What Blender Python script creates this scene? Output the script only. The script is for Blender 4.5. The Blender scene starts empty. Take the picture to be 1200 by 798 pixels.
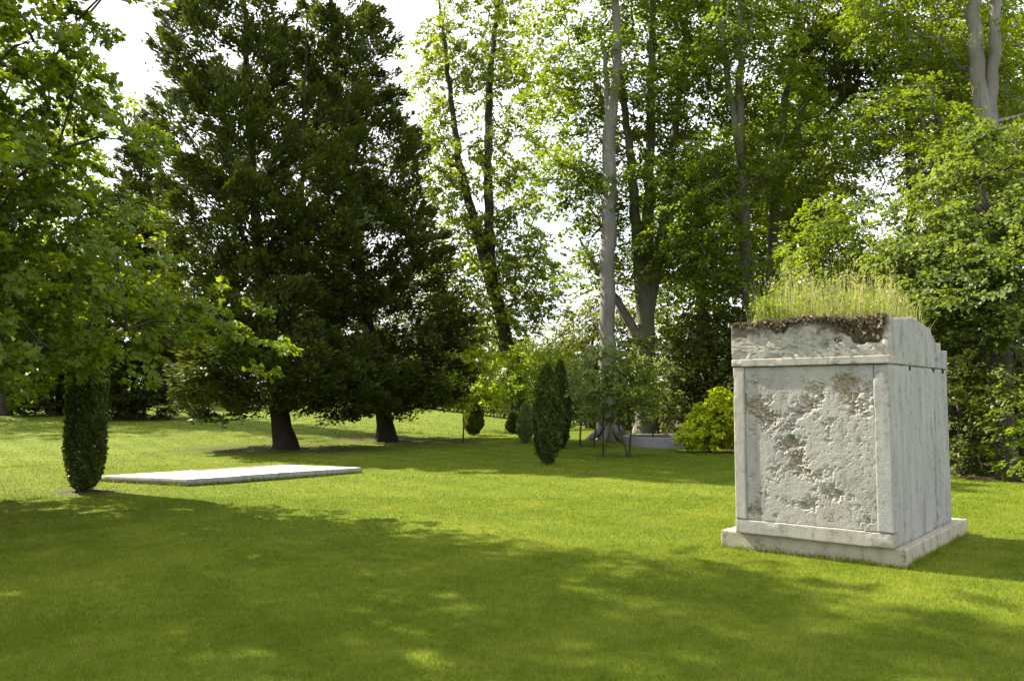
import bpy, bmesh, math, random
import numpy as np
from mathutils import noise as mnoise, Vector
SC = bpy.context.scene
COL = SC.collection
RAD = math.radians
# ------------------------------------------------------------------ camera, light, exposure
F, XC, YC, HZ, EYE = 976.0, 600.0, 399.0, 466.0, 1.65      # the lens, in units of a 1200 wide frame
PITCH = math.atan((HZ - YC) / F)
cam = bpy.data.objects.new('camera', bpy.data.cameras.new('camera'))
COL.objects.link(cam)
cam.location = (0, 0, EYE)
cam.rotation_euler = (RAD(90) + PITCH, 0, 0)
cam.data.sensor_width = 36
cam.data.lens = 36 * F / 1200
cam.data.clip_end = 2000
SC.camera = cam

SUN_EL = 42.0
SUN_H = np.array([-0.845, 0.535]); SUN_H /= np.linalg.norm(SUN_H)
to_sun = Vector((SUN_H[0] * math.cos(RAD(SUN_EL)), SUN_H[1] * math.cos(RAD(SUN_EL)), math.sin(RAD(SUN_EL))))
sun = bpy.data.objects.new('sun', bpy.data.lights.new('sun', 'SUN'))
COL.objects.link(sun)
sun.data.energy = 5.0
sun.data.angle = RAD(0.6)
sun.data.color = (1.0, 0.90, 0.70)
sun.rotation_euler = to_sun.to_track_quat('Z', 'Y').to_euler()
sun.location = (0, 0, 60)

W = bpy.data.worlds.new('World'); SC.world = W; W.use_nodes = True
wn, wl = W.node_tree.nodes, W.node_tree.links
wn.clear()
sky = wn.new('ShaderNodeTexSky'); sky.sky_type = 'NISHITA'; sky.sun_disc = False
sky.sun_elevation = RAD(SUN_EL); sky.sun_rotation = math.atan2(SUN_H[0], SUN_H[1])
sky.air_density = 1.0; sky.dust_density = 3.0; sky.ozone_density = 1.0
tc = wn.new('ShaderNodeTexCoord')
cn = wn.new('ShaderNodeTexNoise'); cn.inputs['Scale'].default_value = 2.2; cn.inputs['Detail'].default_value = 6
cr = wn.new('ShaderNodeValToRGB'); cr.color_ramp.elements[0].position = 0.18; cr.color_ramp.elements[1].position = 0.46
mx = wn.new('ShaderNodeMix'); mx.data_type = 'RGBA'
mx.inputs['B'].default_value = (6.5, 6.65, 6.75, 1)
bg = wn.new('ShaderNodeBackground'); bg.inputs['Strength'].default_value = 0.085
wo = wn.new('ShaderNodeOutputWorld')
wl.new(tc.outputs['Generated'], cn.inputs['Vector']); wl.new(cn.outputs['Fac'], cr.inputs['Fac'])
wl.new(cr.outputs['Color'], mx.inputs['Factor']); wl.new(sky.outputs['Color'], mx.inputs['A'])
wl.new(mx.outputs['Result'], bg.inputs['Color']); wl.new(bg.outputs['Background'], wo.inputs['Surface'])

SC.view_settings.view_transform = 'Standard'
SC.view_settings.look = 'None'
SC.view_settings.exposure = 1.96
SC.view_settings.gamma = 1
SC.cycles.max_bounces = 7
SC.cycles.diffuse_bounces = 4
SC.cycles.transmission_bounces = 4
SC.cycles.glossy_bounces = 2
SC.cycles.use_denoising = True

# ------------------------------------------------------------------ helpers: picture to place
def ray(px, py):
    a = (px - XC) / F; b = -(py - YC) / F
    return np.array([a, math.cos(PITCH) - b * math.sin(PITCH), math.sin(PITCH) + b * math.cos(PITCH)])

def at(px, py, Y):
    r = ray(px, py); t = Y / r[1]
    return np.array([r[0] * t, Y, EYE + r[2] * t])

def on(px, py, z=0.0):
    r = ray(px, py); t = (z - EYE) / r[2]
    return np.array([r[0] * t, r[1] * t, z])

def sstep(a, b, x):
    t = np.clip((x - a) / (b - a), 0, 1)
    return t * t * (3 - 2 * t)

def ground_z(x, y):
    x = np.asarray(x, float); y = np.asarray(y, float)
    s = sstep(6, -12, x)
    z = 0.046 * s * np.where(y > 25, (y - 25) - 3 * (1 - np.exp(-(np.maximum(y - 25, 0)) / 3)), 0)
    z = np.minimum(z, 2.6 + 0.004 * np.maximum(y - 60, 0))
    z = z + 0.34 * np.exp(-(((x - 3.3) / 2.6) ** 2 + ((y - 33.0) / 4.5) ** 2))
    z = z + 0.02 * np.sin(x * 0.55 + 1.3) * np.sin(y * 0.47) * sstep(9, 14, np.hypot(x, y - 2))
    return z

def gnd(px, py):
    r = ray(px, py); t = 2.0
    while t < 140:
        p = np.array([0, 0, EYE]) + r * t
        if p[2] <= ground_z(p[0], p[1]):
            return p
        t += 0.05
    return np.array([0, 0, EYE]) + r * 100

# ------------------------------------------------------------------ helpers: objects
def mesh_obj(name, me, mat, parent=None):
    o = bpy.data.objects.new(name, me)
    COL.objects.link(o)
    if mat: me.materials.append(mat)
    if parent is not None: o.parent = parent
    return o

def empty(name, loc, label=None, cat=None, group=None, rz=0.0):
    o = bpy.data.objects.new(name, None); COL.objects.link(o)
    o.location = [float(v) for v in loc]; o.rotation_euler = (0, 0, rz)
    o.empty_display_size = 0.3
    tag(o, label, cat, group)
    return o

def tag(o, label=None, cat=None, group=None, kind=None):
    if label: o['label'] = label
    if cat: o['category'] = cat
    if group: o['group'] = group
    if kind: o['kind'] = kind
    return o

def np_mesh(name, V, faces_k, nf, loops, attr=None, smooth=False):
    """V (n,3); every polygon has faces_k corners; loops flat index array."""
    me = bpy.data.meshes.new(name)
    me.vertices.add(len(V)); me.vertices.foreach_set('co', np.ascontiguousarray(V, np.float32).ravel())
    me.loops.add(len(loops)); me.loops.foreach_set('vertex_index', np.ascontiguousarray(loops, np.int32))
    me.polygons.add(nf)
    me.polygons.foreach_set('loop_start', np.arange(nf, dtype=np.int32) * faces_k)
    me.polygons.foreach_set('loop_total', np.full(nf, faces_k, np.int32))
    if smooth: me.polygons.foreach_set('use_smooth', np.ones(nf, bool))
    me.update(calc_edges=True)
    if attr is not None:
        for k, (dom, arr) in attr.items():
            a = me.attributes.new(k, 'FLOAT', dom)
            a.data.foreach_set('value', np.ascontiguousarray(arr, np.float32))
    return me

TPL = {
    'rhomb': np.array([(0, 0, 0), (.48, .34, .07), (1, 0, -.05), (.48, -.34, .07)]),
    'broad': np.array([(0, 0, 0), (.42, .45, .09), (1, 0, -.10), (.42, -.45, .09)]),
    'needle': np.array([(0, 0, 0), (.4, .19, .04), (1, 0, 0), (.4, -.19, .04)]),
    'thin': np.array([(0, 0, 0), (.4, .07, .02), (1, 0, 0), (.4, -.07, .02)]),
    'maple': np.array([(0, 0, 0), (.05, .30, .02), (.30, .28, .05), (.42, .58, .04), (.60, .24, .03), (1.0, 0, -.12),
                       (.60, -.24, .03), (.42, -.58, .04), (.30, -.28, .05), (.05, -.30, .02)]),
}

def unit(v):
    return v / np.maximum(np.linalg.norm(v, axis=-1, keepdims=True), 1e-9)

def leaf_mesh(name, pos, d, nrm, L, tpl, rnd):
    T = TPL[tpl]; K = len(T); N = len(pos)
    d = unit(d); s = unit(np.cross(nrm, d)); n = np.cross(d, s)
    V = pos[:, None, :] + L[:, None, None] * (T[None, :, 0:1] * d[:, None, :] + T[None, :, 1:2] * s[:, None, :] + T[None, :, 2:3] * n[:, None, :])
    return np_mesh(name, V.reshape(-1, 3), K, N, np.arange(N * K), {'rnd': ('FACE', rnd)})

def tube_mesh(name, paths, sides=7, rough=0.0, seed=0):
    """paths: list of (P (n,3), R (n,)). One mesh."""
    rng = np.random.default_rng(seed)
    VV, LL, off = [], [], 0
    for P, R in paths:
        P = np.asarray(P, float); R = np.asarray(R, float); n = len(P)
        if n < 2: continue
        k = sides if R.max() > 0.06 else 5 if R.max() > 0.02 else 3
        if R.max() > 0.2: k = max(sides, 14)
        T = np.gradient(P, axis=0); T = unit(T)
        ref = np.array([0.0, 1.0, 0.0]) if abs(T[0, 1]) < .8 else np.array([1.0, 0, 0])
        A = unit(np.cross(T, ref)); B = np.cross(T, A)
        th = np.linspace(0, 2 * np.pi, k, endpoint=False)
        rr = np.ones((n, k))
        if rough and R.max() > 0.1:
            ph = rng.uniform(0, 6.28, 5)
            for m, a in ((2, .5), (3, .6), (5, .35), (7, .2)):
                rr += rough * a * np.cos(m * th[None, :] + ph[m % 5] + 0.6 * np.sin(np.arange(n)[:, None] * .23 + m))
        ring = P[:, None, :] + (R[:, None] * rr)[..., None] * (np.cos(th)[None, :, None] * A[:, None, :] + np.sin(th)[None, :, None] * B[:, None, :])
        i = np.arange(n - 1)[:, None] * k; j = np.arange(k)[None, :]; j2 = (j + 1) % k
        q = np.stack([i + j, i + j2, i + k + j2, i + k + j], -1).reshape(-1, 4) + off
        VV.append(ring.reshape(-1, 3)); LL.append(q); off += n * k
    V = np.concatenate(VV); Q = np.concatenate(LL)
    return np_mesh(name, V, 4, len(Q), Q.ravel(), None, True)

def fbm(P, scale, oct_=4, seed=0.0):
    """vectorised value-noise fbm over (…,3) points."""
    sh = P.shape[:-1]; X = P.reshape(-1, 3) * scale + seed * 17.31 + 100
    out = np.zeros(len(X)); amp = .5
    for _ in range(oct_):
        I = np.floor(X).astype(np.int64); f_ = X - I; f_ = f_ * f_ * (3 - 2 * f_)
        acc = np.zeros(len(X))
        for dx in (0, 1):
            for dy in (0, 1):
                for dz in (0, 1):
                    h = (I[:, 0] + dx) * 374761393 + (I[:, 1] + dy) * 668265263 + (I[:, 2] + dz) * 2147483647
                    h = (h ^ (h >> 13)) * 1274126177; h = (h ^ (h >> 16)) & 0xffff
                    w = (f_[:, 0] if dx else 1 - f_[:, 0]) * (f_[:, 1] if dy else 1 - f_[:, 1]) * (f_[:, 2] if dz else 1 - f_[:, 2])
                    acc += w * h / 65535.
        out += amp * acc; amp *= .5; X = X * 2.03 + 11.7
    return out.reshape(sh)

# ------------------------------------------------------------------ materials
def new_mat(name):
    m = bpy.data.materials.new(name); m.use_nodes = True
    nt = m.node_tree; nt.nodes.clear()
    out = nt.nodes.new('ShaderNodeOutputMaterial')
    return m, nt, out

def ramp(nt, cols):
    r = nt.nodes.new('ShaderNodeValToRGB'); e = r.color_ramp.elements
    while len(e) < len(cols): e.new(0.5)
    for i, (p, c) in enumerate(cols):
        e[i].position = p; e[i].color = (*c, 1)
    return r

def leaf_mat(name, c0, c1, c2, trans=0.42, tint=(1.35, 1.25, 0.6), rough=0.5, spec=0.3):
    m, nt, out = new_mat(name); N, Lk = nt.nodes, nt.links
    a = N.new('ShaderNodeAttribute'); a.attribute_name = 'rnd'
    r = ramp(nt, [(0.0, c0), (0.5, c1), (1.0, c2)])
    Lk.new(a.outputs['Fac'], r.inputs['Fac'])
    p = N.new('ShaderNodeBsdfPrincipled'); p.inputs['Roughness'].default_value = rough; p.inputs['Specular IOR Level'].default_value = spec
    t = N.new('ShaderNodeBsdfTranslucent')
    mul = N.new('ShaderNodeMix'); mul.data_type = 'RGBA'; mul.blend_type = 'MULTIPLY'; mul.inputs['Factor'].default_value = 1
    mul.inputs['B'].default_value = (*tint, 1)
    Lk.new(r.outputs['Color'], p.inputs['Base Color']); Lk.new(r.outputs['Color'], mul.inputs['A'])
    Lk.new(mul.outputs['Result'], t.inputs['Color'])
    ms = N.new('ShaderNodeMixShader'); ms.inputs['Fac'].default_value = trans
    Lk.new(p.outputs['BSDF'], ms.inputs[1]); Lk.new(t.outputs['BSDF'], ms.inputs[2]); Lk.new(ms.outputs['Shader'], out.inputs['Surface'])
    return m

def bark_mat(name, c0, c1, c2=None, scale=3.0, zs=0.25, bump=0.6):
    m, nt, out = new_mat(name); N, Lk = nt.nodes, nt.links
    t = N.new('ShaderNodeTexCoord'); mp = N.new('ShaderNodeMapping'); mp.inputs['Scale'].default_value = (scale, scale, scale * zs)
    n = N.new('ShaderNodeTexNoise'); n.inputs['Scale'].default_value = 3; n.inputs['Detail'].default_value = 8; n.inputs['Roughness'].default_value = .65
    n2 = N.new('ShaderNodeTexNoise'); n2.inputs['Scale'].default_value = .8; n2.inputs['Detail'].default_value = 5
    Lk.new(t.outputs['Object'], mp.inputs['Vector']); Lk.new(mp.outputs['Vector'], n.inputs['Vector']); Lk.new(t.outputs['Object'], n2.inputs['Vector'])
    r = ramp(nt, [(0.3, c0), (0.7, c1)])
    Lk.new(n.outputs['Fac'], r.inputs['Fac'])
    p = N.new('ShaderNodeBsdfPrincipled'); p.inputs['Roughness'].default_value = .85; p.inputs['Specular IOR Level'].default_value = .2
    if c2 is not None:
        r2 = ramp(nt, [(0.48, (0, 0, 0)), (0.62, (1, 1, 1))]); Lk.new(n2.outputs['Fac'], r2.inputs['Fac'])
        mm = N.new('ShaderNodeMix'); mm.data_type = 'RGBA'; mm.inputs['B'].default_value = (*c2, 1)
        Lk.new(r2.outputs['Color'], mm.inputs['Factor']); Lk.new(r.outputs['Color'], mm.inputs['A']); Lk.new(mm.outputs['Result'], p.inputs['Base Color'])
    else:
        Lk.new(r.outputs['Color'], p.inputs['Base Color'])
    b = N.new('ShaderNodeBump'); b.inputs['Strength'].default_value = bump; b.inputs['Distance'].default_value = .03
    Lk.new(n.outputs['Fac'], b.inputs['Height']); Lk.new(b.outputs['Normal'], p.inputs['Normal'])
    Lk.new(p.outputs['BSDF'], out.inputs['Surface'])
    return m

def stone_mat(name, base, warm, dark, streak=0.25, vscale=1.0, pit_attr=False, dirt_amt=0.55, pit_col=(.185, .145, .09), bump=.4):
    m, nt, out = new_mat(name); N, Lk = nt.nodes, nt.links
    t = N.new('ShaderNodeTexCoord')
    def noise(scale, detail=8, rough=.6, vec=None):
        n = N.new('ShaderNodeTexNoise'); n.inputs['Scale'].default_value = scale; n.inputs['Detail'].default_value = detail; n.inputs['Roughness'].default_value = rough
        Lk.new(vec or t.outputs['Object'], n.inputs['Vector']); return n
    n1 = noise(1.7, 6); n2 = noise(9, 8, .7)
    mp = N.new('ShaderNodeMapping'); mp.inputs['Scale'].default_value = (9, 9, .8 * vscale); Lk.new(t.outputs['Object'], mp.inputs['Vector'])
    n3 = noise(1.0, 7, .62, mp.outputs['Vector'])
    n4 = noise(60, 4, .7)
    r1 = ramp(nt, [(.35, base), (.65, warm)]); Lk.new(n1.outputs['Fac'], r1.inputs['Fac'])
    def darken(col_out, fac_out, lo, hi, col, amt):
        r = ramp(nt, [(lo, (0, 0, 0)), (hi, (amt, amt, amt))]); Lk.new(fac_out, r.inputs['Fac'])
        mm = N.new('ShaderNodeMix'); mm.data_type = 'RGBA'; mm.inputs['B'].default_value = (*col, 1)
        Lk.new(r.outputs['Color'], mm.inputs['Factor']); Lk.new(col_out, mm.inputs['A']); return mm.outputs['Result']
    c = darken(r1.outputs['Color'], n3.outputs['Fac'], .47, .66, dark, dirt_amt)
    c = darken(c, n2.outputs['Fac'], .52, .70, dark, dirt_amt * .8)
    c = darken(c, n2.outputs['Fac'], .44, .30, (min(1, base[0] * 1.5), min(1, base[1] * 1.5), min(1, base[2] * 1.5)), .5)
    if pit_attr:
        a = N.new('ShaderNodeAttribute'); a.attribute_name = 'pit'
        c = darken(c, a.outputs['Fac'], .1, .9, pit_col, .75)
    p = N.new('ShaderNodeBsdfPrincipled'); p.inputs['Roughness'].default_value = .9; p.inputs['Specular IOR Level'].default_value = .2
    Lk.new(c, p.inputs['Base Color'])
    ad = N.new('ShaderNodeMath'); ad.operation = 'ADD'; Lk.new(n2.outputs['Fac'], ad.inputs[0]); Lk.new(n4.outputs['Fac'], ad.inputs[1])
    b = N.new('ShaderNodeBump'); b.inputs['Strength'].default_value = bump; b.inputs['Distance'].default_value = .012
    Lk.new(ad.outputs[0], b.inputs['Height']); Lk.new(b.outputs['Normal'], p.inputs['Normal'])
    Lk.new(p.outputs['BSDF'], out.inputs['Surface'])
    return m

M = {}
TR = (1.75, 1.55, .55)
M['maple'] = leaf_mat('maple_leaf', (.058, .100, .008), (.095, .150, .010), (.160, .210, .014), .54, TR)
M['beech'] = leaf_mat('beech_leaf', (.060, .096, .011), (.105, .152, .014), (.165, .212, .022), .54, (1.55, 1.5, .55))
M['airy'] = leaf_mat('airy_leaf', (.085, .122, .015), (.142, .190, .022), (.21, .26, .034), .54, (1.6, 1.5, .6))
M['sycamore'] = leaf_mat('sycamore_leaf', (.056, .090, .017), (.100, .145, .027), (.160, .205, .048), .50, (1.6, 1.5, .6), spec=.3, rough=.5)
M['lime'] = leaf_mat('lime_leaf', (.27, .36, .008), (.38, .46, .012), (.50, .56, .03), .45, (1.2, 1.15, .6))
M['young'] = leaf_mat('young_leaf', (.13, .20, .014), (.21, .29, .018), (.31, .38, .03), .52, (1.6, 1.5, .6))
M['olive'] = leaf_mat('olive_leaf', (.066, .090, .010), (.112, .138, .014), (.172, .190, .024), .45, (1.5, 1.4, .6))
M['grey_leaf'] = leaf_mat('greyish_leaf', (.085, .12, .036), (.145, .19, .056), (.21, .26, .085), .48, (1.6, 1.5, .8))
M['dark'] = leaf_mat('dark_leaf', (.032, .048, .008), (.060, .082, .010), (.120, .145, .016), .42, (1.6, 1.5, .6))
M['yew'] = leaf_mat('yew_needle', (.026, .040, .008), (.048, .068, .011), (.105, .120, .020), .32, (1.4, 1.3, .6), .55, .25)
M['yew_light'] = leaf_mat('yew_clipped', (.022, .038, .008), (.042, .064, .011), (.10, .125, .024), .28, (1.4, 1.3, .6))
M['copper'] = leaf_mat('copper_leaf', (.06, .030, .022), (.10, .050, .035), (.14, .08, .05), .35, (1.2, 1, .8))
M['bark'] = bark_mat('dark_bark', (.020, .016, .012), (.060, .050, .038))
M['bark_beech'] = bark_mat('beech_bark', (.075, .070, .058), (.165, .155, .13), (.085, .088, .05), 2.0, .5, .4)
M['bark_grey'] = bark_mat('bare_grey_bark', (.085, .083, .078), (.215, .205, .19), (.12, .112, .10), 4.5, .07, 1.0)
M['bark_yew'] = bark_mat('yew_bark', (.011, .009, .007), (.032, .024, .018), None, 3, .15, .9)

# ------------------------------------------------------------------ setting: the lawn
def axis(parts):
    return np.unique(np.round(np.concatenate([np.arange(a, b, s) for a, b, s in parts]), 4))
gx = axis([(-600, -80, 40), (-80, -26, 3), (-26, 26, .5), (26, 80, 3), (80, 601, 40)])
gy = axis([(-200, -12, 12), (-12, 46, .5), (46, 120, 2.5), (120, 1000, 60)])
GX, GY = np.meshgrid(gx, gy)
GZ = ground_z(GX, GY)
nx, ny = len(gx), len(gy)
idx = (np.arange(ny - 1)[:, None] * nx + np.arange(nx - 1)[None, :])
Q = np.stack([idx, idx + 1, idx + nx + 1, idx + nx], -1).reshape(-1, 4)
def wood_mask(x, y):
    # bare leaf litter under the woodland edge on the right and under the two big yews
    e = np.array([(6.2, 29.0), (6.72, 25.6), (8.9, 17.3), (10.6, 14.6), (14, 9)])
    xe = np.interp(y, e[::-1, 1], e[::-1, 0])
    m = sstep(.0, .5, x - xe) * sstep(4, 8, y)
    for cx, cy, rx, ry, a in ((-7.0, 26.6, 4.4, 2.5, .66), (-4.4, 31.2, 3.4, 1.6, .6), (-17.4, 41, 3, 1.6, .8)):
        d = np.hypot((x - cx) / rx, (y - cy) / ry)
        m = np.maximum(m, a * sstep(1.0, .45, d))
    d = np.hypot(x + 7.46, y - 14.72)
    return m
me = np_mesh('lawn', np.stack([GX, GY, GZ], -1).reshape(-1, 3), 4, len(Q), Q.ravel(), {'litter': ('POINT', wood_mask(GX, GY).ravel())}, True)
m, nt, out = new_mat('lawn'); N, Lk = nt.nodes, nt.links
t = N.new('ShaderNodeTexCoord')
def nz(scale, detail=6, rough=.6, vec=None):
    n = N.new('ShaderNodeTexNoise'); n.inputs['Scale'].default_value = scale; n.inputs['Detail'].default_value = detail; n.inputs['Roughness'].default_value = rough
    Lk.new(vec or t.outputs['Object'], n.inputs['Vector']); return n
n1 = nz(.35, 5); n2 = nz(5, 6); n3 = nz(45, 6, .75)
GR = [(.30, (.058, .090, .005)), (.52, (.090, .124, .008)), (.72, (.150, .172, .020))]
r = ramp(nt, GR)
mix1 = N.new('ShaderNodeMath'); mix1.operation = 'MULTIPLY_ADD'; mix1.inputs[1].default_value = .5
Lk.new(n1.outputs['Fac'], mix1.inputs[0])
h2 = N.new('ShaderNodeMath'); h2.operation = 'MULTIPLY'; h2.inputs[1].default_value = .5; Lk.new(n2.outputs['Fac'], h2.inputs[0])
Lk.new(h2.outputs[0], mix1.inputs[2])
mp = N.new('ShaderNodeMapping'); mp.inputs['Rotation'].default_value = (0, 0, RAD(-38)); Lk.new(t.outputs['Object'], mp.inputs['Vector'])
wv = N.new('ShaderNodeTexWave'); wv.inputs['Scale'].default_value = .28; wv.inputs['Distortion'].default_value = 1.2; wv.inputs['Detail'].default_value = 2; Lk.new(mp.outputs['Vector'], wv.inputs['Vector'])
w2 = N.new('ShaderNodeMath'); w2.operation = 'MULTIPLY_ADD'; w2.inputs[1].default_value = .10; w2.inputs[2].default_value = -.05; Lk.new(wv.outputs['Fac'], w2.inputs[0])
s3 = N.new('ShaderNodeMath'); s3.operation = 'MULTIPLY_ADD'; s3.inputs[1].default_value = .55; s3.inputs[2].default_value = -.275; Lk.new(n3.outputs['Fac'], s3.inputs[0])
a1 = N.new('ShaderNodeMath'); a1.operation = 'ADD'; Lk.new(mix1.outputs[0], a1.inputs[0]); Lk.new(w2.outputs[0], a1.inputs[1])
a2 = N.new('ShaderNodeMath'); a2.operation = 'ADD'; Lk.new(a1.outputs[0], a2.inputs[0]); Lk.new(s3.outputs[0], a2.inputs[1])
Lk.new(a2.outputs[0], r.inputs['Fac'])
lit = N.new('ShaderNodeAttribute'); lit.attribute_name = 'litter'
rl = ramp(nt, [(.35, (.030, .022, .012)), (.65, (.075, .052, .028))]); Lk.new(n3.outputs['Fac'], rl.inputs['Fac'])
ln = N.new('ShaderNodeMath'); ln.operation = 'MULTIPLY_ADD'; ln.inputs[1].default_value = 1.1; Lk.new(lit.outputs['Fac'], ln.inputs[0])
l2 = N.new('ShaderNodeMath'); l2.operation = 'MULTIPLY_ADD'; l2.inputs[1].default_value = .8; l2.inputs[2].default_value = -.5; Lk.new(n2.outputs['Fac'], l2.inputs[0])
l3 = N.new('ShaderNodeMath'); l3.operation = 'MULTIPLY'; l3.use_clamp = True; Lk.new(l2.outputs[0], l3.inputs[0]); l3.inputs[1].default_value = 0.0
Lk.new(l3.outputs[0], ln.inputs[2]); ln.use_clamp = True
mm = N.new('ShaderNodeMix'); mm.data_type = 'RGBA'; Lk.new(ln.outputs[0], mm.inputs['Factor']); Lk.new(r.outputs['Color'], mm.inputs['A']); Lk.new(rl.outputs['Color'], mm.inputs['B'])
p = N.new('ShaderNodeBsdfPrincipled'); p.inputs['Roughness'].default_value = .9; p.inputs['Specular IOR Level'].default_value = .1
Lk.new(mm.outputs['Result'], p.inputs['Base Color'])
b = N.new('ShaderNodeBump'); b.inputs['Strength'].default_value = .7; b.inputs['Distance'].default_value = .05; Lk.new(n3.outputs['Fac'], b.inputs['Height']); Lk.new(b.outputs['Normal'], p.inputs['Normal'])
Lk.new(p.outputs['BSDF'], out.inputs['Surface'])
M['lawn'] = m
tag(mesh_obj('lawn', me, m), kind='structure')

# grass blades of the near lawn: uncountable, one object
BTH, BW, BD = RAD(-39.65), 1.92, 2.73                    # stone block: turn, plinth width and depth
A_ = on(846, 640); B_ = on(1062, 667); C_ = on(1130, 625)
ux = np.array([math.cos(BTH), math.sin(BTH)]); uy = np.array([-math.sin(BTH), math.cos(BTH)])
BC = B_[:2] - ux * BW / 2 + uy * BD / 2
SL_N, SL_R, SL_F = gnd(220, 570), gnd(424, 554), on(330, 543.5, .13)
SL_L = SL_N + (SL_F - SL_R)
def inside_quad(x, y, q):
    s = np.ones(len(x), bool)
    for i in range(4):
        a, c = q[i], q[(i + 1) % 4]
        s &= ((c[0] - a[0]) * (y - a[1]) - (c[1] - a[1]) * (x - a[0])) > 0
    return s
rng = np.random.default_rng(5)
P_, L_, W_ = [], [], []
for y0, y1, den, hh, ww in ((2.8, 4.2, 4500, .033, .0055), (4.2, 6.5, 7000, .034, .0046), (6.5, 9.5, 4300, .034, .0062), (9.5, 14, 1900, .033, .009), (14, 21, 650, .032, .015), (21, 34, 240, .034, .022), (34, 64, 55, .045, .045)):
    wmax = .80 * y1 + 1.2
    n = int(den * (y1 - y0) * 2 * wmax)
    x = rng.uniform(-wmax, wmax, n); y = rng.uniform(y0, y1, n)
    k = np.abs(x) < .80 * y + 1.2
    lx = (x - BC[0]) * ux[0] + (y - BC[1]) * ux[1]; ly = (x - BC[0]) * uy[0] + (y - BC[1]) * uy[1]
    k &= ~((np.abs(lx) < BW / 2) & (np.abs(ly) < BD / 2))
    k &= ~inside_quad(x, y, [SL_N, SL_R, SL_F, SL_L])
    k &= rng.random(n) > wood_mask(x, y) * 1.1
    k &= rng.random(n) > sstep(38, 64, y)
    k &= rng.random(n) > sstep(.50, .2, np.hypot(x + 7.46, y - 14.72)) * .9 
    x, y = x[k], y[k]
    P_.append(np.stack([x, y, ground_z(x, y) - .004], -1)); L_.append(hh * rng.uniform(.55, 1.35, len(x))); W_.append(np.full(len(x), ww) * rng.uniform(.7, 1.3, len(x)))
def edge_tufts(corners, n, hmin, hmax, w):
    for a, c in zip(corners, list(corners[1:]) + [corners[0]]):
        a = np.array(a[:2]); c = np.array(c[:2]); ln = np.linalg.norm(c - a); m_ = int(n * ln)
        u = rng.random(m_); o = np.array([c[1] - a[1], a[0] - c[0]]) / ln
        q = a + (c - a) * u[:, None] + o * np.abs(rng.normal(.004, .022, m_))[:, None]
        P_.append(np.stack([q[:, 0], q[:, 1], ground_z(q[:, 0], q[:, 1]) - .004], -1)); L_.append(rng.uniform(hmin, hmax, m_) * (.4 + 1.1 * fbm(np.stack([q[:, 0], q[:, 1], 0 * u], -1), 4, 3, 4))); W_.append(np.full(m_, w))
edge_tufts([A_, B_, C_, A_ + C_ - B_], 900, .05, .11, .006)
edge_tufts([SL_N, SL_R, SL_F, SL_L], 260, .05, .11, .014)
P_ = np.concatenate(P_); L_ = np.concatenate(L_); W_ = np.concatenate(W_); n = len(P_)
az = rng.uniform(0, 2 * np.pi, n); tilt = np.abs(rng.normal(.70, .38, n)).clip(0, 1.35)
d = np.stack([np.cos(az) * np.sin(tilt), np.sin(az) * np.sin(tilt), np.cos(tilt)], -1)
az2 = rng.uniform(0, 2 * np.pi, n); s = np.stack([np.cos(az2), np.sin(az2), np.zeros(n)], -1)
V = np.stack([P_ - s * W_[:, None] * .5, P_ + s * W_[:, None] * .5, P_ + d * L_[:, None]], 1).reshape(-1, 3)
Pq = P_ * np.array([1, 1, 0])
patch = (.5 + 2.3 * (fbm(Pq, 1.1, 4, 3) - .48) + 2.4 * (fbm(Pq, 7, 3, 5) - .44) + 1.5 * (fbm(Pq, 19, 2, 6) - .38) + 1.3 * (fbm(Pq, .45, 3, 7) - .45) + .22 * np.sin((P_[:, 0] * .77 - P_[:, 1] * .64) * 5.2)).clip(0, 1)
L_ = L_ * (.7 + .6 * patch)
me = np_mesh('lawn_grass', V, 3, n, np.arange(3 * n), {'rnd': ('FACE', (.5 * rng.random(n) + .5 * patch).clip(0, 1))})
M['blade'] = leaf_mat('grass_blade', (.060, .106, .004), (.115, .163, .008), (.222, .248, .042), .38, (1.35, 1.2, .5), .6, .08)
tag(mesh_obj('lawn_grass', me, M['blade']), 'short mown grass blades covering the lawn around the stone block', 'grass', kind='stuff')

# ------------------------------------------------------------------ plants
def ell(px, py, Y, rx, ry, dep, n):
    return (at(px, py, Y), np.array([rx * Y / F, dep, ry * Y / F]), n)

def sample_ells(ells, rng, mind, shell=.5):
    pts = []
    for c, rad, n in ells:
        got = 0; tries = 0
        while got < n and tries < n * 30:
            tries += 1
            v = rng.normal(size=3); v /= np.linalg.norm(v)
            q = c + v * rad * rng.random() ** (1 / (3 + 3 * shell))
            if q[2] < 0.3: continue
            if pts and mind and np.min(np.sum((np.array(pts) - q) ** 2, 1)) < mind ** 2: continue
            pts.append(q); got += 1
    return np.array(pts)

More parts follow.
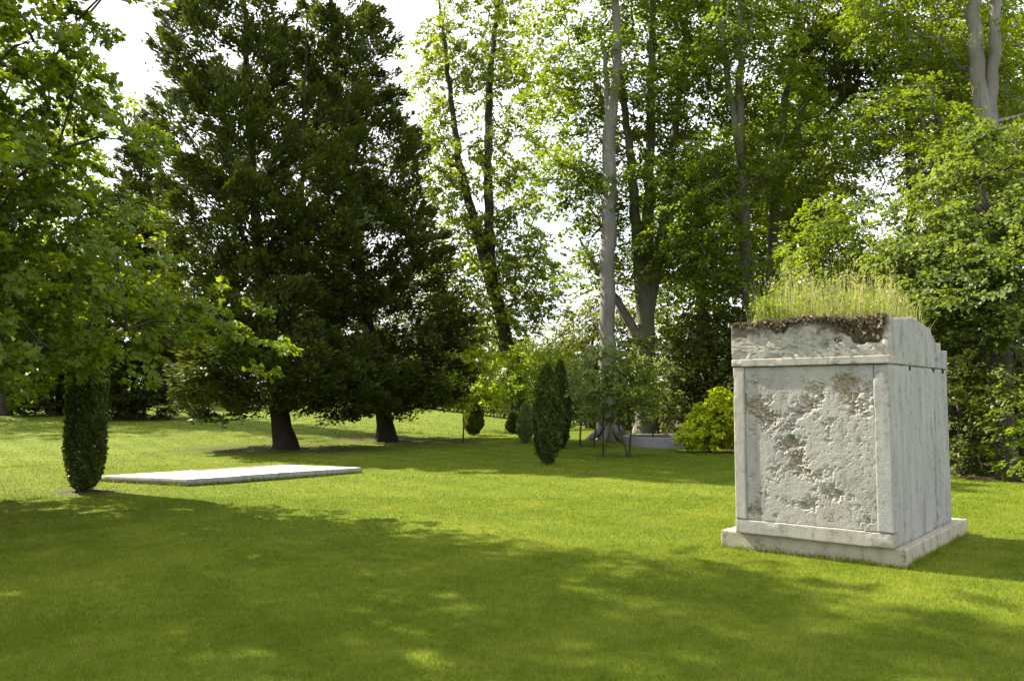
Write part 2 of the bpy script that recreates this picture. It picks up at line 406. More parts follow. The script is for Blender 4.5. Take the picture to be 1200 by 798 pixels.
def grow(stems, targets, rng, r_tip=.012, step=.7, rise=.5, expo=.45):
    """stems: list of (P,R). Returns tube paths for stems and limbs to each target."""
    nodes = []; nr = []
    paths = []
    for P, R in stems:
        P = np.asarray(P, float); R = np.asarray(R, float)
        s = np.r_[0, np.cumsum(np.linalg.norm(np.diff(P, axis=0), axis=1))]
        n = max(6, int(s[-1] / .45)); u = np.linspace(0, s[-1], n)
        # smooth interpolation through the given points
        PP = np.stack([np.interp(u, s, P[:, i]) for i in range(3)], -1)
        for _ in range(2 if len(P) > 2 else 0):
            PP[1:-1] = .25 * PP[:-2] + .5 * PP[1:-1] + .25 * PP[2:]
        RR = np.interp(u, s, R)
        wob = rng.normal(0, .03, (n, 3)) * np.minimum(1, u / 2)[:, None]; PP = PP + wob * np.array([1, 1, 0])
        paths.append([PP, RR])
        k = RR < .9 * R.max() if len(P) > 2 else np.arange(n) > 2
        k = k | (np.arange(n) > n * .2)
        nodes += list(PP[k]); nr += list(RR[k])
    nodes = np.array(nodes); par = [-1] * len(nodes)
    ntr = len(nodes)
    if targets is None or not len(targets): return paths
    dist = np.array([np.min(np.linalg.norm(nodes - q, axis=1)) for q in targets])
    limbs = []
    child_of = {}
    N_ = nodes; cap = np.array(nr)
    lim_of = -np.ones(len(N_), int); 
    for q in targets[np.argsort(dist)]:
        dv = q - N_; dd = np.linalg.norm(dv, axis=1)
        lack = np.maximum(0, rise * np.hypot(dv[:, 0], dv[:, 1]) - dv[:, 2])
        i = int(np.argmin(dd + 1.1 * lack))
        L = dd[i]; k = max(2, int(L / step) + 1)
        u = np.linspace(0, 1, k + 1)[:, None]
        side = rng.normal(0, .08 * L, 3)
        path = N_[i] + (q - N_[i]) * u + side * np.sin(np.pi * u) + np.array([0, 0, .10 * L]) * np.sin(np.pi * u) + rng.normal(0, .03, (k + 1, 3)) * np.sin(np.pi * u)
        limbs.append((path, i, lim_of[i], len(N_)))
        N_ = np.concatenate([N_, path[1:]]); cap = np.concatenate([cap, np.full(k, 9.)])
        lim_of = np.concatenate([lim_of, np.full(k, len(limbs) - 1)])
    cnt = np.ones(len(limbs))
    for j in range(len(limbs) - 1, -1, -1):
        if limbs[j][2] >= 0: cnt[limbs[j][2]] += cnt[j]
    for j, (path, i, pl, st) in enumerate(limbs):
        r0 = r_tip * (1 + cnt[j]) ** expo * (1 + .08 * len(path))
        if pl < 0: r0 = min(r0, cap[i] * .75)
        paths.append([path, np.linspace(r0, r_tip * .6, len(path))])
    return paths

def broad_leaves(targets, centre, rng, per, a, b, L, tilt=.33, droop=.25, sp=5):
    """leaves sit on flat sprays, several sprays to a bough end."""
    n = len(targets); ns = n * sp; k = max(3, per // sp); N = ns * k
    size = rng.uniform(.65, 1.3, n)
    pn = np.stack([rng.normal(0, .25, n), rng.normal(0, .25, n), np.ones(n)], -1)
    outw = targets - centre; outw[:, 2] = 0; outw = unit(outw)
    pn = unit(pn + droop * outw)
    ts = np.repeat(np.arange(n), sp)
    PN = unit(pn[ts] + rng.normal(0, .22, (ns, 3)))
    ax = unit(np.cross(PN, np.array([0.0, 1, .01]))); ay = np.cross(PN, ax)
    th = rng.uniform(0, 2 * np.pi, ns); ra = np.sqrt(rng.random(ns))
    rd = np.cos(th)[:, None] * ax + np.sin(th)[:, None] * ay
    so = targets[ts] + rd * (ra * a * size[ts])[:, None] + PN * (b * size[ts] * rng.normal(0, 1, ns))[:, None]
    sd = unit(rd + .7 * outw[ts] + rng.normal(0, .35, (ns, 3)) - PN * .15)
    ss_ = unit(np.cross(PN, sd)); ls = a * rng.uniform(.55, 1.15, ns)
    q = np.repeat(np.arange(ns), k)
    u = rng.random(N); lat = rng.uniform(-1, 1, N) * .42 * (1.1 - .75 * u)
    pos = so[q] + sd[q] * ((u - .3) * ls[q])[:, None] + ss_[q] * (lat * ls[q])[:, None] + PN[q] * (rng.normal(0, .055, N) * ls[q] - .12 * u * u * ls[q])[:, None]
    nrm = unit(PN[q] + rng.normal(0, tilt, (N, 3)))
    d = sd[q] + ss_[q] * (np.sign(lat) * rng.uniform(.2, 1.1, N))[:, None] + rng.normal(0, .3, (N, 3)) + np.array([0, 0, -.2])
    d = d - nrm * np.sum(d * nrm, 1, keepdims=True)
    rnd = (.42 * rng.random(N) + .33 * rng.random(ns)[q] + .25 * rng.random(n)[ts][q]).clip(0, 1)
    return pos, d, nrm, L * rng.uniform(.65, 1.3, N), rnd

def tree(name, label, cat, base, stems, ells, leaf, bark, per=120, a=.8, b=.2, L=.14, tpl='rhomb', seed=1, mind=.6, shell=.5,
         group=None, r_tip=.012, rise=.4, tilt=.33, droop=.25, rough=.06, extra=None):
    rng = np.random.default_rng(seed)
    root = empty(name, base, label, cat, group)
    off = np.array(base, float)
    stems = [(np.array(P, float), np.array(R, float)) for P, R in stems]
    T = sample_ells(ells, rng, mind, shell)
    paths = grow(stems, T, rng, r_tip=r_tip, rise=rise)
    paths = [(P - off, R) for P, R in paths]
    mesh_obj('trunk', tube_mesh('trunk', paths, 8, rough, seed), M[bark], root)
    if len(T):
        cen = T.mean(0)
        pos, d, nrm, LL, rnd = broad_leaves(T, cen, rng, per, a, b, L, tilt, droop)
        k = pos[:, 2] > ground_z(pos[:, 0], pos[:, 1]) + .05
        mesh_obj('crown', leaf_mesh('crown', (pos - off)[k], d[k], nrm[k], LL[k], tpl, rnd[k]), M[leaf], root)
    return root

def flare(base, top, r, spread=1.7, extra=()):
    b = np.array(base, float); t = np.array(top, float)
    out = [(b + np.array([0, 0, -.15]), r * spread), (b + (t - b) * .03 + np.array([0, 0, .12]), r * (1 + (spread - 1) * .55)), (b + (t - b) * .08 + np.array([0, 0, .35]), r * 1.12), (b + (t - b) * .2, r * 1.02)]
    return out

def stem(base, pts, r0, r1, spread=1.6):
    """pts: list of world points above the base; radius falls from r0 to r1."""
    pts = [np.array(q, float) for q in pts]
    fl = flare(base, pts[0], r0, spread)
    P = [q for q, _ in fl] + pts; R = [q for _, q in fl] + list(np.linspace(r0, r1, len(pts) + 1)[1:])
    return np.array(P), np.array(R)

def conifer(name, label, cat, base, stems, ells, leaf, bark, per=90, Ls=1.1, L=.26, seed=1, mind=.5, shell=.8, group=None, up=.35, wid=.42, tpl='needle'):
    rng = np.random.default_rng(seed)
    root = empty(name, base, label, cat, group); off = np.array(base, float)
    T = sample_ells(ells, rng, mind, shell)
    paths = grow([(np.array(P, float), np.array(R, float)) for P, R in stems], T, rng, r_tip=.013, rise=.15)
    mesh_obj('trunk', tube_mesh('trunk', [(P - off, R) for P, R in paths], 9, .12, seed), M[bark], root)
    ax = np.array([np.interp(T[:, 2], stems[0][0][:, 2], stems[0][0][:, i]) for i in range(2)]).T
    out = np.zeros_like(T); out[:, :2] = T[:, :2] - ax; out = unit(out)
    n = len(T)
    hi = sstep(4, 12, T[:, 2] - off[2])
    dirs = unit(out + np.stack([rng.normal(0, .45, n), rng.normal(0, .45, n), up + .55 * hi + rng.normal(0, .32, n)], -1))
    cl = np.repeat(np.arange(n), per); N = n * per
    D = dirs[cl]; S = unit(np.cross(D, np.array([0, 0, 1.0]))); U = np.cross(S, D)
    u = rng.random(N) ** .8; size = rng.uniform(.65, 1.3, n)[cl] * Ls
    lat = rng.normal(0, 1, N).clip(-1.8, 1.8) * wid * (1.05 - u) + rng.normal(0, .03, N)
    sag = -.16 * np.abs(lat) * 1.5
    pos = T[cl] + D * ((u - .35) * size)[:, None] + S * (lat * size)[:, None] + U * ((rng.normal(0, .07, N) + sag) * size)[:, None]
    d = D * 1.0 + S * (np.sign(lat) * rng.uniform(.2, 1.1, N))[:, None] + rng.normal(0, .25, (N, 3))
    nrm = unit(U + rng.normal(0, .45, (N, 3)))
    rnd = (.45 * rng.random(N) + .3 * rng.random(n)[cl] + .25 * u).clip(0, 1)
    k = pos[:, 2] > ground_z(pos[:, 0], pos[:, 1]) + .05
    mesh_obj('crown', leaf_mesh('crown', (pos - off)[k], d[k], nrm[k], (L * rng.uniform(.6, 1.3, N))[k], tpl, rnd[k]), M[leaf], root)
    return root

def shrub(name, label, cat, base, prof, leaf, n=9000, L=.055, tpl='rhomb', seed=1, group=None, lump=.12, upw=.6, depth=.25, bark='bark', fl=1.0, lean=(0, 0)):
    """clipped or bushy plant: prof = [(z, r), ...]; leaves fill a lumpy shell, stems inside."""
    rng = np.random.default_rng(seed)
    root = empty(name, base, label, cat, group)
    pz = np.array([q[0] for q in prof]); pr = np.array([q[1] for q in prof]); h = pz[-1]
    zz = np.linspace(pz[0], h, 400); w = np.interp(zz, pz, pr) + .12 * pr.max(); cdf = np.cumsum(w) / w.sum()
    z = np.interp(rng.random(n), cdf, zz); th = rng.uniform(0, 2 * np.pi, n)
    R = np.interp(z, pz, pr)
    ph = rng.uniform(0, 6.28, 6)
    lum = 1 + lump * (np.sin(3 * th + z * 4 / max(.5, h) * 2 + ph[0]) * .6 + np.sin(5 * th - z * 9 / max(.5, h) + ph[1]) * .6 + np.sin(2 * th + z * 15 / max(.5, h) + ph[2]) * .5)
    q = 1 - depth * rng.random(n) ** 1.5 * 1.2 + np.abs(rng.normal(0, .045, n)) + .22 * (rng.random(n) < .03) * rng.random(n)
    r = R * lum * q
    pos = np.stack([r * np.cos(th) * fl + lean[0] * z, r * np.sin(th) + lean[1] * z, z + rng.normal(0, .03, n)], -1)
    o = np.stack([np.cos(th), np.sin(th), np.zeros(n)], -1)
    nrm = unit(o + rng.normal(0, .5, (n, 3)) + np.array([0, 0, .25]))
    d = o * .55 + np.array([0, 0, upw]) + rng.normal(0, .45, (n, 3))
    rnd = (.6 * rng.random(n) + .4 * (.5 + .5 * np.sin(7 * th + z * 13 + ph[3]))).clip(0, 1)
    k = pos[:, 2] > .02
    mesh_obj('crown', leaf_mesh('crown', pos[k], d[k], nrm[k], (L * rng.uniform(.6, 1.35, n))[k], tpl, rnd[k]), M[leaf], root)
    st = []
    for i in range(7):
        a = rng.uniform(0, 6.28); zt = h * rng.uniform(.6, .9); rt = np.interp(zt, pz, pr) * .5
        st.append((np.array([(.03 * math.cos(a), .03 * math.sin(a), -.05), (.25 * rt * math.cos(a) + lean[0] * zt * .5, .25 * rt * math.sin(a) + lean[1] * zt * .5, zt * .5), (rt * math.cos(a) * fl + lean[0] * zt, rt * math.sin(a) + lean[1] * zt, zt)]), np.array([.035, .025, .01]) * min(1.6, max(.6, h / 2))))
    mesh_obj('stems', tube_mesh('stems', st, 6), M[bark], root)
    return root

def copy_tree(o, loc, rz, scale, label, group=None):
    c = o.copy(); COL.objects.link(c)
    c.location = [float(v) for v in loc]; c.rotation_euler = (0, 0, rz); c.scale = (scale[0], scale[1], scale[2])
    c['label'] = label
    if group: c['group'] = group
    for ch in o.children:
        k = ch.copy(); COL.objects.link(k); k.parent = c
    return c

# ---- the maple whose boughs hang in at the left; its crown throws the shade on the near lawn
mb = np.array([-10.6, 12.0, 0.0]); mb[2] = ground_z(mb[0], mb[1])
ME = []
rngm = np.random.default_rng(3)
for z, r, n in ((2.25, 5.5, 30), (2.7, 5.6, 34), (3.4, 5.7, 52), (4.3, 5.6, 54), (5.3, 5.5, 48), (6.4, 5.0, 44), (7.6, 4.7, 42), (8.8, 4.7, 40), (10.0, 4.4, 34), (11.2, 3.8, 26), (12.4, 3.2, 20), (13.6, 2.4, 14), (14.6, 1.2, 6)):
    ME.append((np.array([mb[0], mb[1] - 1.5 + .13 * z, z]), np.array([r, r * .85, .75 if z > 2.5 else .4]), int(n * (2.2 if z < 7 else 1.35))))
ME.append((at(235, 375, 12.0), np.array([.6, .5, .16]), 5))
tree('maple_tree', 'large leafy maple whose green boughs hang in from the left edge', 'tree', mb,
     [stem(mb, [mb + (0.1, 0, 2), mb + (.2, .1, 5), mb + (.1, 0, 9), mb + (0, .1, 12.5)], .34, .05)],
     ME, 'maple', 'bark', per=235, a=.60, b=.14, L=.096, tpl='maple', seed=11, mind=.42, shell=.9, rise=.25, tilt=.5, droop=.35)

# ---- two big dark yews
b1 = gnd(335, 526); Y1 = b1[1]
s1 = stem(b1, [at(322, 455, Y1), at(308, 380, Y1), at(300, 250, Y1 - .2), at(288, 100, Y1), at(285, -60, Y1)], .31, .05, 1.55)
s1b = (np.array([at(330, 450, Y1), at(342, 400, Y1 - .3), at(352, 250, Y1 - .5), at(358, 90, Y1 - .5), at(360, 20, Y1 - .5)]), np.array([.15, .10, .07, .04, .015]))
conifer('yew_tree', 'dark spreading yew with a thick trunk, behind the white slab', 'tree', b1, [s1, s1b],
        [ell(285, -45, Y1, 40, 55, 1.2, 26), ell(270, 60, Y1, 76, 72, 2.2, 82), ell(266, 165, Y1, 78, 66, 2.6, 96), ell(275, 265, Y1, 78, 62, 3.0, 100),
         ell(300, 360, Y1, 88, 60, 3.2, 100), ell(330, 430, Y1 - .5, 105, 52, 3.2, 120), ell(262, 455, Y1, 40, 34, 1.8, 26), ell(400, 455, Y1, 50, 34, 2.0, 36), ell(365, 240, Y1, 60, 130, 2.2, 84)],
        'yew', 'bark_yew', per=235, Ls=1.15, L=.195, seed=21, mind=.40)
b2 = gnd(453, 517); Y2 = b2[1]
s2 = stem(b2, [at(446, 455, Y2), at(432, 380, Y2), at(412, 250, Y2), at(395, 100, Y2), at(385, -40, Y2)], .30, .05, 1.6)
conifer('yew_tree', 'dark yew right of the thicker one, its slope falling towards the lime sapling', 'tree', b2, [s2],
        [ell(380, -25, Y2, 38, 60, 1.4, 24), ell(402, 80, Y2, 54, 75, 2.2, 72), ell(428, 185, Y2, 64, 75, 2.8, 92), ell(445, 290, Y2, 78, 66, 3.2, 100),
         ell(458, 385, Y2, 84, 60, 3.4, 110), ell(470, 445, Y2, 76, 40, 3.2, 84)],
        'yew', 'bark_yew', per=235, Ls=1.2, L=.20, seed=22, mind=.42)

# ---- tall airy tree, leaning and forked
bA = gnd(610, 503); bA = np.array([at(610, 503, 40)[0], 40, ground_z(at(610, 503, 40)[0], 40)]); YA = 40
sA = stem(bA, [at(600, 420, YA), at(586, 370, YA), at(572, 320, YA), at(556, 262, YA), at(540, 200, YA), at(531, 140, YA), at(522, 60, YA), at(515, 0, YA)], .40, .06, 1.5)
sB = (np.array([at(580, 345, YA), at(575, 300, YA), at(572, 230, YA), at(573, 150, YA), at(575, 80, YA), at(582, 20, YA), at(590, -60, YA)]), np.array([.26, .24, .22, .19, .16, .12, .05]))
tree('tall_tree', 'tall airy pale green tree with two leaning stems and sky showing through', 'tree', bA, [sA, sB],
     [ell(560, -10, YA, 66, 60, 2.6, 43), ell(520, 80, YA, 40, 60, 2.2, 34), ell(585, 90, YA, 50, 70, 2.4, 43), ell(510, 190, YA, 30, 60, 2, 29), ell(560, 215, YA, 50, 60, 2.4, 37),
      ell(610, 210, YA, 32, 70, 2, 21), ell(540, 310, YA, 58, 50, 2.4, 49), ell(610, 310, YA, 48, 46, 2.4, 37), ell(560, 385, YA, 62, 40, 2.6, 49), ell(630, 350, YA, 26, 30, 1.6, 13)],
     'airy', 'bark', per=190, a=.8, b=.24, L=.155, seed=31, mind=.6, tilt=.6)

# ---- bare grey trunk
bG = gnd(714, 515); YG = bG[1]
sG = stem(bG, [at(713, 470, YG), at(712, 400, YG), at(713, 300, YG), at(715, 200, YG), at(716, 140, YG)], .28, .22, 2.0)
sG2 = (np.array([at(716, 150, YG), at(720, 110, YG), at(725, 70, YG), at(723, 30, YG), at(719, -5, YG), at(714, -60, YG)]), np.array([.20, .17, .15, .14, .13, .10]))
sG3 = (np.array([at(714, 160, YG), at(711, 115, YG + .2), at(711, 85, YG + .3), at(709, 62, YG + .4)]), np.array([.15, .12, .10, .07]))
rootsG = []
for a in (200, 250, 300, 350, 30, 110):
    c, s_ = math.cos(RAD(a)), math.sin(RAD(a))
    rootsG.append((np.array([bG + (.2 * c, .2 * s_, .75), bG + (.42 * c, .42 * s_, .28), bG + (.75 * c, .75 * s_, .04), bG + (1.05 * c, 1.05 * s_, -.12)]), np.array([.11, .13, .10, .04])))
rG = empty('dead_tree', bG, 'tall bare silver grey trunk without leaves, forked near its top', 'tree')
pp = grow([sG, sG2, sG3], None, np.random.default_rng(4)) + rootsG
mesh_obj('trunk', tube_mesh('trunk', [(np.asarray(P) - bG, R) for P, R in pp], 14, .13, 4), M['bark_grey'], rG)

# ---- beech with several fanning stems
bB = gnd(757, 512); YB = bB[1]
sB0 = stem(bB, [at(757, 460, YB), at(757, 400, YB), at(757, 340, YB), at(760, 250, YB), at(763, 120, YB), at(766, -40, YB)], .42, .10, 1.45)
sB1 = (np.array([at(755, 380, YB), at(749, 320, YB), at(744, 250, YB), at(738, 180, YB), at(728, 100, YB), at(722, 20, YB)]), np.array([.25, .24, .2, .16, .12, .05]))
sB2 = (np.array([at(759, 370, YB), at(770, 310, YB), at(780, 250, YB), at(788, 170, YB), at(800, 80, YB), at(806, 0, YB)]), np.array([.24, .22, .18, .15, .1, .05]))
sB3 = (np.array([at(754, 410, YB), at(738, 375, YB), at(722, 350, YB), at(700, 320, YB), at(680, 280, YB)]), np.array([.2, .18, .14, .09, .04]))
tree('beech_tree', 'beech with dark stems fanning out, right beside the bare grey trunk', 'tree', bB, [sB0, sB1, sB2, sB3],
     [ell(700, 0, YB, 70, 60, 3, 44), ell(800, 10, YB, 70, 70, 3, 50), ell(680, 110, YB, 48, 60, 2.6, 32), ell(735, 110, YB, 40, 60, 2.6, 24), ell(800, 130, YB, 45, 60, 2.6, 28),
      ell(665, 210, YB, 34, 46, 2.2, 20), ell(705, 235, YB, 36, 50, 2.2, 20), ell(715, 310, YB, 50, 26, 2.4, 16), ell(790, 300, YB, 46, 40, 2.4, 22), ell(770, 215, YB, 40, 40, 2.2, 14)],
     'beech', 'bark_beech', per=265, a=1.05, b=.14, L=.14, seed=41, mind=.75, droop=.3)

# ---- two beeches behind the stone block
YC1 = 29.0
bC = np.array([at(879, 480, YC1)[0], YC1, 0.0])
sC0 = stem(bC, [at(880, 400, YC1), at(876, 340, YC1), at(872, 250, YC1), at(868, 150, YC1), at(866, 60, YC1), at(870, -60, YC1)], .29, .08, 1.5)
sC1 = (np.array([at(871, 200, YC1), at(858, 130, YC1), at(848, 60, YC1), at(838, -20, YC1)]), np.array([.16, .13, .1, .05]))
tree('beech_tree', 'slim beech rising behind the left end of the grass on the stone block', 'tree', bC, [sC0, sC1],
     [ell(860, -20, YC1, 80, 60, 3.0, 44), ell(845, 70, YC1, 60, 40, 3, 30), ell(850, 205, YC1, 78, 34, 2.6, 50), ell(815, 270, YC1, 52, 44, 2.4, 40), ell(850, 320, YC1, 40, 26, 2, 16), ell(905, 120, YC1, 40, 50, 2.4, 22)],
     'beech', 'bark_beech', per=210, a=1.0, b=.12, L=.13, seed=51, mind=.62, droop=.35)
YD = 31.5
bD = np.array([at(905, 480, YD)[0], YD, 0.0])
sD0 = stem(bD, [at(902, 400, YD), at(904, 320, YD), at(908, 240, YD), at(916, 150, YD), at(930, 60, YD), at(940, -60, YD)], .30, .08, 1.5)
sD1 = (np.array([at(908, 240, YD), at(930, 165, YD), at(955, 90, YD), at(985, 20, YD)]), np.array([.17, .13, .1, .05]))
tree('beech_tree', 'dark leafed beech behind the block, its stem dividing to the right', 'tree', bD, [sD0, sD1],
     [ell(940, -20, YD, 90, 60, 3, 54), ell(960, 80, YD, 70, 40, 3, 40), ell(990, 130, YD, 40, 40, 2.4, 22), ell(930, 200, YD, 60, 40, 2.8, 38), ell(955, 260, YD, 40, 40, 2.2, 20)],
     'beech', 'bark_beech', per=210, a=1.05, b=.12, L=.135, seed=52, mind=.65, droop=.35)

# ---- right hand woodland
YE = 23.0
bE = np.array([at(1150, 520, YE)[0], YE, 0.0])
sE0 = stem(bE, [at(1158, 400, YE), at(1156, 250, YE), at(1150, 130, YE), at(1143, 50, YE), at(1136, -40, YE)], .30, .17, 1.5)
sE1 = (np.array([at(1158, 250, YE), at(1162, 130, YE), at(1164, 50, YE), at(1166, -40, YE)]), np.array([.2, .185, .17, .14]))
tree('woodland_tree', 'tree with a pale twin stem high above the right edge of the block', 'tree', bE, [sE0, sE1],
     [ell(1060, 0, YE + 1.5, 70, 60, 2.4, 60), ell(1195, 90, YE + 1.5, 26, 110, 1.5, 40), ell(1110, 180, YE, 54, 26, 2.0, 30), ell(1050, 140, YE + 1, 50, 34, 2.2, 34), ell(1110, 70, YE + 2, 36, 50, 2, 30)],
     'beech', 'bark_grey', per=170, a=.85, b=.12, L=.11, seed=61, mind=.5)
YF = 18.5
bF = np.array([at(1168, 545, YF)[0], YF, 0.0])
sF0 = stem(bF, [at(1168, 480, YF), at(1165, 380, YF), at(1162, 300, YF), at(1157, 255, YF), at(1152, 225, YF)], .42, .03, 1.4)
tree('sycamore_tree', 'broad leafy sycamore with a thick dark trunk right of the block', 'tree', bF, [sF0],
     [ell(1085, 300, YF + 1.2, 50, 22, 1.8, 34), ell(1110, 348, YF + .4, 62, 24, 2.0, 44), ell(1160, 318, YF - .2, 46, 24, 1.9, 36), ell(1190, 272, YF, 36, 22, 1.7, 24), ell(1128, 262, YF + 1, 44, 16, 1.7, 22), ell(1180, 372, YF - .4, 40, 22, 1.6, 28), ell(1105, 222, YF + 1.5, 34, 12, 1.5, 12), ell(1188, 205, YF + .5, 30, 16, 1.5, 15), ell(1150, 170, YF + 1, 26, 12, 1.2, 9)],
     'sycamore', 'bark', per=190, a=.66, b=.10, L=.098, tpl='broad', seed=62, mind=.42, tilt=.5)
YH = 30
bH = np.array([at(1070, 500, YH)[0], YH, 0.0])
sH = stem(bH, [at(1070, 400, YH), at(1070, 260, YH), at(1066, 160, YH), at(1058, 50, YH), at(1054, -40, YH)], .24, .1, 1.4)
tree('woodland_tree', 'dark slender trunk in the gap of sky behind the sycamore', 'tree', bH, [sH],
     [ell(1050, 60, YH, 60, 70, 2.4, 80), ell(1090, 140, YH, 60, 40, 2.4, 44), ell(990, 40, YH, 60, 70, 2.4, 66), ell(1120, 60, YH, 50, 60, 2.4, 54)],
     'dark', 'bark', per=110, a=.9, b=.16, L=.14, seed=63, mind=.6)
YI = 33
bI = np.array([at(1108, 500, YI)[0], YI, 0.0])
sI = stem(bI, [at(1106, 400, YI), at(1103, 260, YI), at(1100, 160, YI), at(1095, 50, YI), at(1090, -40, YI)], .27, .1, 1.4)
tree('woodland_tree', 'dark trunk deep in the wood, right of the slender one', 'tree', bI, [sI],
     [ell(1130, 30, YI, 60, 70, 2.4, 44), ell(1170, 180, YI, 60, 60, 2.4, 40), ell(1010, 210, YI, 26, 40, 2, 14)],
     'dark', 'bark', per=110, a=.95, b=.16, L=.15, seed=64, mind=.6)
# tall shrub trees between the block and the wood
def bush_tree(name, label, px, Y, ells, leaf, seed, per=110, a=.55, L=.11, tpl='rhomb', mind=.4, r=.08, bark='bark', b=.14, cat='shrub', group=None, nst=3):
    base = np.array([at(px, 480, Y)[0], Y, 0.0]); base[2] = ground_z(base[0], base[1])
    st = []
    rg = np.random.default_rng(seed)
    top = max(c[2] + rr[2] for c, rr, _ in ells); cx = np.mean([c[0] for c, _, _ in ells])
    for i in range(nst):
        dx = rg.uniform(-.5, .5)
        st.append(stem(base + (dx * .2, rg.uniform(-.1, .1), 0), [base + (dx * .5, rg.uniform(-.3, .3), .35 * top), base + (dx * 1.3 + .5 * (cx - base[0]), rg.uniform(-.5, .5), .8 * top)], r, r * .3, 1.3))
    return tree(name, label, cat, base, st, ells, leaf, bark, per=per, a=a, b=b, L=L, tpl=tpl, seed=seed, mind=mind, group=group, r_tip=.008, rise=.3)

bush_tree('hazel_bush', 'fresh green tall bush rising behind the grass on the block', 985, 23, [ell(980, 275, 23, 44, 40, 1.6, 40), ell(1000, 330, 23, 70, 36, 1.8, 50), ell(955, 350, 23, 42, 40, 1.4, 34), ell(1050, 350, 23, 40, 36, 1.6, 30)], 'beech', 71, per=120, a=.6, L=.115)
bush_tree('holly_bush', 'dark dense bush filling the wood between golden shrub and block', 850, 29.5, [ell(835, 420, 29.5, 56, 60, 1.8, 80), ell(800, 440, 30.5, 50, 60, 1.8, 60), ell(880, 430, 29, 40, 70, 1.8, 50)], 'dark', 72, per=130, a=.7, L=.13)
bush_tree('laurel_bush', 'dark bush low under the sycamore beside the block', 1128, 18.2, [ell(1125, 470, 18.2, 34, 60, 1.2, 60), ell(1120, 535, 17.8, 30, 28, .9, 34), ell(1140, 552, 18.4, 26, 14, .8, 16)], 'dark', 73, per=120, a=.45, L=.10)
bush_tree('laurel_bush', 'bright leaved bush cut by the right edge, in front of the dark trunk', 1204, 16.6, [ell(1206, 500, 16.6, 24, 60, .8, 44), ell(1205, 550, 16.4, 22, 20, .7, 16)], 'beech', 74, per=110, a=.36, L=.09)
bush_tree('understorey_bush', 'deep shaded bush behind the thick dark trunk', 1190, 20.5, [ell(1185, 500, 20.5, 60, 80, 1.2, 80), ell(1120, 440, 21.5, 60, 70, 1.2, 70)], 'dark', 75, per=120, a=.6, L=.12)
bush_tree('understorey_bush', 'wide dark bush hidden mostly behind the stone block', 1000, 26, [ell(960, 430, 26, 90, 80, 1.6, 110), ell(1060, 430, 26, 70, 90, 1.6, 90)], 'dark', 76, per=110, a=.75, L=.14, mind=.5)
# golden shrub, olive tree, lime shrubs
bush_tree('golden_shrub', 'bright yellow green shrub next to the round low wall', 832, 25.2, [ell(838, 497, 25.2, 26, 28, .8, 70), ell(815, 512, 25.0, 16, 14, .5, 22), ell(848, 480, 25.4, 14, 22, .5, 22)], 'lime', 81, per=100, a=.26, L=.085, tpl='broad', mind=.2, r=.03, b=.09)
bush_tree('olive_maple', 'rounded yellowish olive tree behind the bare grey trunk', 690, 45, [ell(690, 400, 45, 48, 44, 2.4, 80), ell(668, 425, 44.5, 34, 34, 2, 40), ell(720, 425, 45, 46, 40, 2, 50), ell(710, 375, 45, 34, 30, 2, 26), ell(765, 420, 46, 50, 70, 2, 60)], 'olive', 82, per=110, a=.95, L=.17, mind=.7, r=.16, cat='tree')
bush_tree('lime_green_tree', 'small glowing lime green tree behind the two clipped cones', 612, 37, [ell(612, 440, 37, 40, 36, 1.8, 50), ell(590, 455, 37, 28, 22, 1.4, 22), ell(640, 430, 37.5, 30, 30, 1.5, 26)], 'young', 83, per=90, a=.62, L=.14, mind=.5, r=.07, cat='tree')

# saplings
def sapling(label, px, py, top, half, leaf, seed, cr0=.45, per=70, a=.3, L=.09, n=26, lean=0.0, two=False, cat='sapling', group='saplings planted on the lawn', rr=.028):
    b = gnd(px, py); Y = b[1]; zt = at(px, top, Y)[2]; h = zt - b[2]
    st = [stem(b, [b + (lean * .4, 0, h * .4), b + (lean, .05, h * .92)], rr, .008, 1.25)]
    if two: st.append(stem(b + (-.05, 0, 0), [b + (-.22, .05, h * .2), b + (-.35, .1, h * .42)], rr * .8, .008, 1.2))
    rx = half * Y / F
    es = [(b + np.array([lean, 0, h * (cr0 + (1 - cr0) * .5)]), np.array([rx, rx, h * (1 - cr0) * .5]), n)]
    return tree('sapling', label, cat, b, st, es, leaf, 'bark', per=per, a=a, b=.10, L=L, seed=seed, mind=.16, shell=.3, r_tip=.004, group=group, rise=.5, tilt=.6)
sapling('slim sapling with lime leaves beside the right yew', 543, 520, 405, 36, 'young', 91, .28, 70, .36, .12, 34)
sapling('grey green sapling left of the bare trunk, straight dark stem', 707, 536, 398, 34, 'grey_leaf', 92, .26, 95, .32, .095, 50)
sapling('sapling with a second stem forking low, before the round wall', 738, 536, 418, 36, 'beech', 93, .32, 85, .30, .09, 40, two=True)
sapling('bushy little sapling spreading over the round low wall', 765, 522, 420, 34, 'grey_leaf', 94, .30, 70, .30, .10, 30)
sapling('thin far sapling between the dark conifer and the big yew', 222, 487, 440, 10, 'beech', 95, .45, 50, .35, .14, 12)
sapling('smallest sapling, in front of the olive tree', 697, 524, 450, 16, 'olive', 96, .3, 60, .26, .09, 20)
sapling('pale sapling left of the grey green one, behind the clipped pair', 680, 522, 425, 22, 'grey_leaf', 97, .3, 80, .32, .1, 34)

